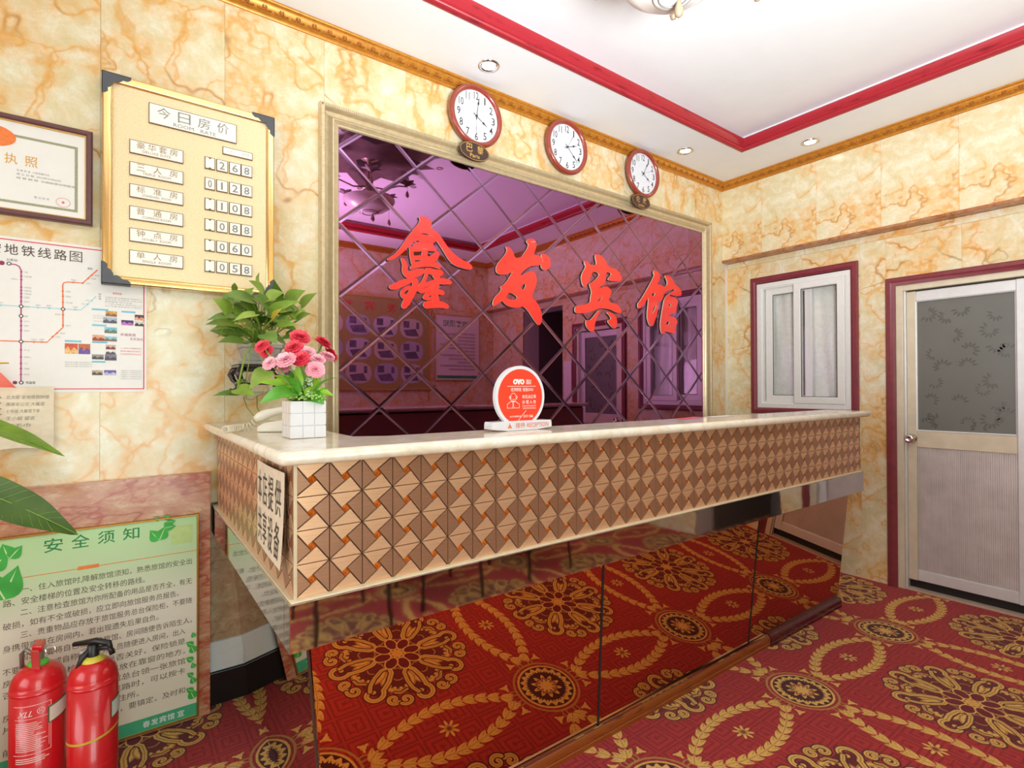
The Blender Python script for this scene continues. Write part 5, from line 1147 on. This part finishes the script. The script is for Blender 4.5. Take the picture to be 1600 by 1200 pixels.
def strip(g, wrap, u0, u1, v0, v1, d, n=10, mi=0, sl=0.): g.add([wrap(u0+(u1-u0)*i/n, (v0, v1)[j]+sl*i/n, d) for j in range(2) for i in range(n+1)], [(i, i+1, n+2+i, n+1+i) for i in range(n)], mi); return g
M_lab_w = mat('white_label_print', (244, 214, 208), .6); M_tagw = mat('inspection_tag', (222, 222, 210), .6); M_tagg = mat('green_tag_edge', (40, 122, 70), .6)
look = lambda x, y: math.atan2(-y, -x)
# the left one
t, fw_, sd, wr_ = ext(-.203, 2.172, .067, .460, 'red fire extinguisher with white printed instructions, the left one beside the safety notice', look(-.203, 2.172), 0)
body = [o for o in t.children if o.name.startswith('cylinder')][0]
g = G(); s = 1
for (u0, u1, v0, v1) in ((-.062, .030, .366, .3675), (-.062, .030, .224, .2255), (.0285, .030, .226, .366), (-.058, .024, .328, .3292), (.024, .0252, .238, .355)): strip(g, wr_, u0, u1, v0, v1, .0008)
rnd = random.Random(3)
for k in range(16): strip(g, wr_, -.055, -.055+rnd.uniform(.045, .076), .316-.0054*k, .3178-.0054*k, .0008, 8)
for k in range(3): strip(g, wr_, -.055, .015+.01*(k % 2), .212-.006*k, .2145-.006*k, .0008, 8)
g.obj('label_print', M_lab_w, body)
text('XLL', (-.050, -.014, .336, .352), wr_, .0009, M_lab_w, body, shear=.006, bold=.0012)
g = G(); g.add([wr_(u, v, .0009) for u, v in circ(.006, .347, .009, 20)] + [wr_(u, v, .0009) for u, v in circ(.006, .347, .0075, 20)], [(i, (i+1) % 20, 20+(i+1) % 20, 20+i) for i in range(20)]); g.obj('round_mark', M_lab_w, body)
text('3C', (.001, .011, .343, .351), wr_, .0009, M_lab_w, body)
tg_ = strip(G(), wr_, .022, .084, .300, .350, .0016, sl=.012).obj('inspection_tag', M_tagg, t); strip(G(), wr_, .025, .082, .3035, .3465, .0022, sl=.012).obj('tag_paper', M_tagw, tg_)
G().lathe([(.024, 0), (.026, .006), (.022, .012), (.014, .016)], (-.203, 2.172, .460), (0, 0, 1), 24).obj('green_collar', mat('green_collar', (92, 190, 60), .4), t, smooth=True)
G().lathe([(.014, 0), (.014, .040), (.010, .044), (0, .044)], (-.203, 2.172, .464), (0, 0, 1), 20).obj('valve', M_valve, t, smooth=True)
c = Vector((-.203, 2.172, 0)); ri = Vector((.80, -.60, 0)); vw = Vector((-.1, -1, 0)).normalized()
G().obox(c+ri*.004+Vector((0, 0, .520))+vw*.010, ri*.016, vw*.026, (0, 0, .010)).obj('red_lever', M_ered, t, bevel=.004)
G().obox(c+ri*.000+Vector((0, 0, .485))+vw*.034, ri*.013, (vw*.25+Vector((0, 0, 1)))*.034, (vw-Vector((0, 0, .25)))*.004).obj('handle', mat('worn_red_handle', (196, 70, 66), .35), t, bevel=.002)
G().tube([c-ri*.05+Vector((0, 0, .452-.012)), c-ri*.052+Vector((0, 0, .49)), c-ri*.040+Vector((0, 0, .505)), c-ri*.018+Vector((0, 0, .490))], .006, 8).obj('nozzle_pipe', M_valve, t, smooth=True)
pts = [c+ri*.020+Vector((0, 0, .505))+(ri*(1-math.cos(a))*.016+Vector((0, 0, math.sin(a)*.013))) for a in [2*PI*k/18 for k in range(19)]]
G().tube(pts, .0009, 5, cap=False).obj('pull_ring', M_chrome, t)
# the right one
t, fw_, sd, wr_ = ext(-.0681, 2.0723, .0625, .474, 'red fire extinguisher with black handle and yellow band, the right one beside the safety notice', look(-.068, 2.072), 1)
body = [o for o in t.children if o.name.startswith('cylinder')][0]
n = 24; g = G(); 
G().add([wr_(-.118+.236*i/n, z+.018*(i/n*2-1)+.010*((i/n*2-1)**2), .0015) for z in (.2545, .2615) for i in range(n+1)], [(i, i+1, n+2+i, n+1+i) for i in range(n)]).obj('yellow_band', mat('yellow_tape', (212, 176, 62), .5), t)
tg_ = strip(G(), wr_, .045, .100, .300, .352, .0016, sl=.010).obj('inspection_tag', M_tagg, t); strip(G(), wr_, .048, .098, .3035, .3485, .0022, sl=.010).obj('tag_paper', M_tagw, tg_)
g = G(); strip(g, wr_, -.066, -.065, .19, .36, .0008, 2); strip(g, wr_, -.082, -.066, .19, .191, .0008, 3); strip(g, wr_, -.082, -.066, .359, .36, .0008, 3); strip(g, wr_, -.082, .08, .176, .1768, .0008, 16); g.obj('label_print', mat('faded_label_print', (232, 90, 84), .5), body)
G().lathe([(.030, 0), (.031, .006), (.024, .014), (.015, .018)], (-.0681, 2.0723, .4675), (0, 0, 1), 24).obj('yellow_collar', mat('yellow_collar', (214, 200, 70), .4), t, smooth=True)
G().lathe([(.015, 0), (.015, .036), (.009, .04), (0, .04)], (-.0681, 2.0723, .482), (0, 0, 1), 20).obj('valve', M_black, t, smooth=True)
c = Vector((-.0681, 2.0723, 0)); lf = -ri
G().tube([c+ri*.055+Vector((0, 0, .500)), c+ri*.048+Vector((0, 0, .524)), c+ri*.01+Vector((0, 0, .530)), c+lf*.06+Vector((0, 0, .519))], [.006, .009, .010, .007], 8).obj('lever', M_black, t, smooth=True)
G().tube([c+Vector((0, 0, .513)), c+lf*.028+vw*.020+Vector((0, 0, .490)), c+lf*.046+vw*.045+Vector((0, 0, .446))], [.008, .009, .007], 8).obj('handle', M_black, t, smooth=True)
G().tube([c+Vector((0, 0, .505)), c+ri*.05+Vector((0, 0, .512)), c+ri*.060+Vector((0, 0, .490))], .008, 8).obj('nozzle', M_black, t, smooth=True)
G().lathe([(.014, 0), (.014, .006), (0, .007)], c+lf*.026+vw*.012+Vector((0, 0, .497)), vw, 18).obj('pressure_gauge', M_valve, t, smooth=True)

# ================================================================== BROAD-LEAVED PLANT AT THE LEFT EDGE
bp = thing('anthurium', 'broad glossy green anthurium with coral flower reaching in at the left edge', 'plant', (-.66, 2.12, 0))
M_big = leaf_mat('dark_glossy_leaf', (58, 88, 20), (80, 112, 32)); M_big2 = leaf_mat('bright_glossy_leaf', (104, 138, 22), (134, 164, 40)); M_vein = leaf_mat('leaf_vein', (120, 160, 60), (140, 176, 80))
G().lathe([(0, .001), (.10, .001), (.105, .02), (.15, .30), (.16, .34), (.15, .36), (.14, .35), (.13, .30), (0, .30)], (-.66, 2.12, 0), (0, 0, 1), 32).obj('pot', mat('terracotta_pot', (150, 80, 56), .6, noise=.12), bp, smooth=True)
def bigleaf(B, T_, w, nn, m, arch, fold, wave):
    leaf_g(g := G(), B, T_, w, nn, 'lance', arch, fold, 22, wave=wave); o = g.obj('leaf', m, bp, smooth=True)
    g = G(); B_, TT = Vector(B), Vector(T_); ax = TT-B_; L = ax.length; ax = ax/L; n2 = Vector(nn); n2 = (n2-ax*n2.dot(ax)).normalized(); s2 = ax.cross(n2)
    pt_ = lambda t, j: B_+ax*t*L+s2*(j*w*.5*math.sin(PI*(t*.94+.03)**.8))+n2*(arch*L*math.sin(PI*t)*.6+fold*abs(j)*w*.5*math.sin(PI*(t*.94+.03)**.8)+.0012)
    g.tube([pt_(k/16, 0) for k in range(17)], .0014, 4)
    for k in range(2, 13):
        for j in (-1, 1): g.tube([pt_(k/16, 0), pt_(k/16+.05, j*.5), pt_(k/16+.09, j*.9)], .0005, 3)
    g.obj('veins', M_vein, o)
bigleaf((-.42, 2.10, 1.075), (-.106, 2.095, .855), .125, (.45, -.72, .55), M_big, .06, .10, .05)
bigleaf((-.44, 2.30, 1.235), (-.151, 2.288, 1.079), .075, (.3, -.55, .8), M_big2, .05, .25, .04)
for k, (T_, w) in enumerate((((-.95, 1.95, 1.0), .14), ((-.80, 1.75, .95), .13), ((-.9, 2.3, 1.2), .12), ((-.72, 1.9, 1.25), .11))):
    B = (-.66+(T_[0]+.66)*.35, 2.12+(T_[1]-2.12)*.35, T_[2]+.04); bigleaf(B, T_, w, (0, -.3, .9), M_big, .08, .15, .05)
    G().tube([(-.66, 2.12, .31), ((B[0]-.66)/2, (B[1]+2.12)/2, .75), B], .005, 6).obj('stem', M_big2, bp, smooth=True)
G().tube([(-.64, 2.12, .31), (-.56, 2.11, .85), (-.42, 2.10, 1.075)], .005, 6).obj('stem', M_big2, bp, smooth=True)
G().tube([(-.64, 2.14, .31), (-.58, 2.22, .95), (-.44, 2.30, 1.235)], .005, 6).obj('stem', M_big2, bp, smooth=True)
leaf_g(g := G(), (-.395, 2.36, 1.352), (-.279, 2.375, 1.306), .085, (.2, -.85, .45), 'heart', .1, .2, 10); g.obj('spathe', leaf_mat('coral_spathe', (226, 84, 66), (242, 120, 96)), bp, smooth=True)
G().tube([(-.39, 2.35, 1.368), (-.345, 2.35, 1.385), (-.294, 2.35, 1.386)], [.005, .0045, .002], 8).obj('spadix', mat('yellow_spadix', (222, 180, 40), .6, noise=.2, nscale=300), bp, smooth=True)
G().tube([(-.65, 2.16, .31), (-.55, 2.26, .95), (-.395, 2.36, 1.352)], .004, 6).obj('stem', M_big2, bp, smooth=True)

# ================================================================== CEILING LIGHTS AND FAN
def downlight(x, y, label, on=True):
    t = thing('downlight', label, 'ceiling light', (x, y, ZC), 'recessed downlights in the lower ceiling border'); c = (x, y, ZC)
    G().lathe([(.056, -.0002), (.055, -.004), (.046, -.007), (.040, -.004), (.034, -.001)], c, (0, 0, 1), 36).obj('bezel', M_chrome, t, smooth=True)
    G().lathe([(.034, -.0022), (.02, -.0035), (0, -.004)], c, (0, 0, 1), 28).obj('lens', M_lamp, t, smooth=True)
downlight(1.525, 2.26, 'round recessed downlight above the largest clock, first from the left')
downlight(3.193, 2.263, 'round recessed downlight near the corner above the farthest clock')
downlight(3.765, 1.68, 'round recessed downlight on the side of the door wall, last on the right')
for k, (x, y) in enumerate(((3.765, .2), (2.9, -.80), (1.2, -.80), (-.6, 2.26), (-1.95, .8))): downlight(x, y, ['round recessed downlight above the door wall behind the camera', 'round recessed downlight above the picture board', 'round recessed downlight above the street door side', 'round recessed downlight above the licence frame', 'round recessed downlight by the shop window'][k])
FX, FY = 1.49, 1.10
fa = thing('chandelier', 'ceiling lamp with bronze leaf plates, glass bowl and small leaf drops at the top edge', 'chandelier', (FX, FY, ZT)); M_bz = mat('pale_bronze', (168, 150, 124), .4, .3); M_plate_l = mat('dark_bronze_leaf', (120, 100, 96), .5, .2, noise=.2, nscale=14); M_bowl = mat('opal_bowl', (246, 244, 240), .25, noise=.02)
G().lathe([(0, -.0005), (.09, -.0005), (.095, -.02), (.05, -.045), (.016, -.055), (.014, -.22), (.03, -.23), (.03, -.30), (.02, -.32)], (FX, FY, ZT), (0, 0, 1), 36).obj('canopy', M_bz, fa, smooth=True)
G().lathe([(.19, 0), (.188, -.012), (.165, -.045), (.12, -.078), (.066, -.098), (.062, -.102), (0, -.104)], (FX, FY, ZT-.345), (0, 0, 1), 44).obj('bowl', M_bowl, fa, smooth=True)
M_grey = mat('grey_metal_ring', (150, 148, 146), .4, .4)
for rr_, zz in ((.066, ZT-.444), (.048, ZT-.449)): G().tube([(FX+math.cos(a)*rr_, FY+math.sin(a)*rr_, zz) for a in [2*PI*k/32 for k in range(33)]], .0024, 6, cap=False).obj('ring', M_grey, fa, smooth=True)
G().lathe([(0, 0), (.007, 0), (.008, -.012), (.013, -.026), (.0155, -.040), (.013, -.052), (.006, -.059), (0, -.060)], (FX+.03, FY+.0, ZT-.444), (0, 0, 1), 18).obj('knob', M_bz, fa, smooth=True)
for k in range(7):
    a = .45+k*2*PI/7; dv = Vector((math.cos(a), math.sin(a), 0)); o = Vector((FX, FY, ZT-.075))
    leaf_g(g := G(), o+dv*.10, o+dv*.49+Vector((0, 0, -.01)), .30, (0, 0, 1), 'heart', .05, .05, 10); g.obj('leaf_plate', M_plate_l, fa, smooth=True)
    for q in (.018, .03): G().tube([o+dv*(.50+q)+Vector((math.cos(b)*.02, math.sin(b)*.02, 0)) for b in [2*PI*w/16 for w in range(17)]], .003, 5, cap=False).obj('link_ring', M_bz, fa, smooth=True)
for k in range(5):
    a = -.62+k*2*PI/5; dv = Vector((math.cos(a), math.sin(a), 0)); o = Vector((FX, FY, ZT-.25))
    G().tube([o+dv*.02, o+dv*.12+Vector((0, 0, -.02)), o+dv*.22+Vector((0, 0, .005)), o+dv*.285], .006, 6).obj('arm', M_bz, fa, smooth=True)
    for q in range(5):
        b = q*2*PI/5; pd = Vector((math.cos(b), math.sin(b), 0)); leaf_g(g := G(), o+dv*.285, o+dv*.285+pd*.075+Vector((0, 0, .03)), .05, (0, 0, 1), 'lance', .1, .3, 5); g.obj('petal', M_plate_l, fa, smooth=True)
    G().tube([o+dv*.285, o+dv*.285+Vector((0, 0, -.155 if k == 0 else -.03))], .0012, 4).obj('chain', M_bz, fa)
    G().lathe([(0, 0), (.004, -.004), (.012, -.024), (.014, -.038), (.010, -.050), (0, -.055)], o+dv*.285+Vector((0, 0, -.155 if k == 0 else -.03)), (0, 0, 1), 14).obj('leaf_drop', M_bz, fa, smooth=True)

# ================================================================== BEHIND THE CAMERA (seen in the mirrors)
fo = on_yo(YO)
pc = thing('picture_board', 'yellow board with rows of room photographs on the wall facing the mirror', 'poster', (2.45, YO, 1.29)); qx0, qx1, qz0, qz1 = -3.10, -1.65, 1.29, 2.37
bd = G().box(-qx1, -qx0, YO+.0005, YO+.02, qz0, qz1).obj('board', mat('yellow_board', (176, 160, 92), .4), pc)
frame_g(fo, qx0-.01, qx1+.01, qz0-.01, qz1+.01, [(0, 0), (0, .026), (.018, .026), (.018, .02)]).obj('frame', M_goldprint, pc)
for k, ch in enumerate('鑫发宾馆'): text(ch, (-2.92+.27*k, -2.80+.27*k, 2.20, 2.31), fo, .0208, mat('red_print', (222, 44, 62), .5), bd, bold=.004)
rnd = random.Random(2)
for i in range(4):
    for j in range(3):
        u0 = qx0+.10+.335*i; v0 = qz0+.07+.275*j; P = chaikin([(u0, v0), (u0+.30, v0), (u0+.30, v0+.24), (u0, v0+.24)], 2)
        pb_ = G().prism([P], fo, .0202, .023).obj('photograph', mat('photo_wall%d' % ((i+j) % 3), [(206, 200, 206), (190, 184, 200), (214, 204, 190)][(i+j) % 3], .25), bd)
        g = G().flat([[(u0+.05, v0+.03), (u0+.22, v0+.03), (u0+.26, v0+.10), (u0+.10, v0+.12)]], fo, .0236).flat([rect(u0+.18, u0+.26, v0+.13, v0+.21)], fo, .0236).flat([rect(u0+.05, u0+.09, v0+.12, v0+.2)], fo, .0236); g.obj('bed_print', mat('photo_dark', (116, 104, 122), .4, noise=.3, nscale=20), pb_)
nt = thing('guest_notice', 'white framed notice with a green leaf heading on the wall facing the mirror', 'notice board', (3.5, YO, 1.41))
bd = G().box(3.18, 3.82, YO+.0005, YO+.012, 1.415, 2.235).obj('board', M_paper, nt); frame_g(fo, -3.83, -3.17, 1.405, 2.245, [(0, 0), (0, .018), (.012, .018), (.012, .01)]).obj('frame', M_goldprint, nt)
text('旅客须知', (-3.66, -3.30, 2.09, 2.18), fo, .0124, M_green, bd, bold=.003)
for k in range(11): text('请旅客自觉遵守本店各项管理规定谢谢合作'[:19-(k % 3)*4], (-3.76, -3.24-.13*(k % 3), 1.985-.045*k, 2.010-.045*k), fo, .0124, M_ink, bd, 'text_line')
G().flat([rect(-3.80, -3.20, 1.43, 1.47)], fo, .0124).obj('footer_band', mat('teal_print', (64, 168, 120), .5), bd)
sn = tag(G().box(WL-.006, WL-.0005, .42, .54, 1.12, 1.60).obj('wall_list', M_paper), 'white list pinned to the wall between the dark passage and the aluminium door', 'notice')
def chair(x, y, rz, label):
    t = thing('chair', label, 'chair', (x, y, 0), 'black chairs against the wall behind the camera'); c_, s_ = math.cos(rz), math.sin(rz)
    R = lambda a, b, z: (x+a*c_-b*s_, y+a*s_+b*c_, z)
    def bx(g, a0, a1, b0, b1, z0, z1): return g.add([R(a, b, z) for z in (z0, z1) for a, b in ((a0, b0), (a1, b0), (a1, b1), (a0, b1))], [(3,2,1,0),(4,5,6,7),(0,1,5,4),(1,2,6,5),(2,3,7,6),(3,0,4,7)])
    M_seat = mat('black_leatherette', (30, 28, 30), .4, noise=.15)
    bx(G(), -.21, .21, -.21, .21, .43, .49).obj('seat', M_seat, t, bevel=.02)
    bx(G(), -.20, .20, -.24, -.20, .58, .90).obj('backrest', M_seat, t, bevel=.018)
    for sa, sb in ((-1, -1), (1, -1), (1, 1), (-1, 1)): G().tube([R(sa*.20, sb*.22, .004), R(sa*.185, sb*.19, .435)], .011, 8).obj('leg', M_black, t, smooth=True)
    for sa in (-1, 1): G().tube([R(sa*.18, -.20, .44), R(sa*.18, -.235, .66)], .010, 8).obj('back_post', M_black, t, smooth=True)
chair(.98, -.48, 0, 'black padded chair nearest the street door'); chair(1.62, -.55, .05, 'black padded chair in the middle of the row behind the camera'); chair(2.40, -.60, -.06, 'black padded chair nearest the dark passage')
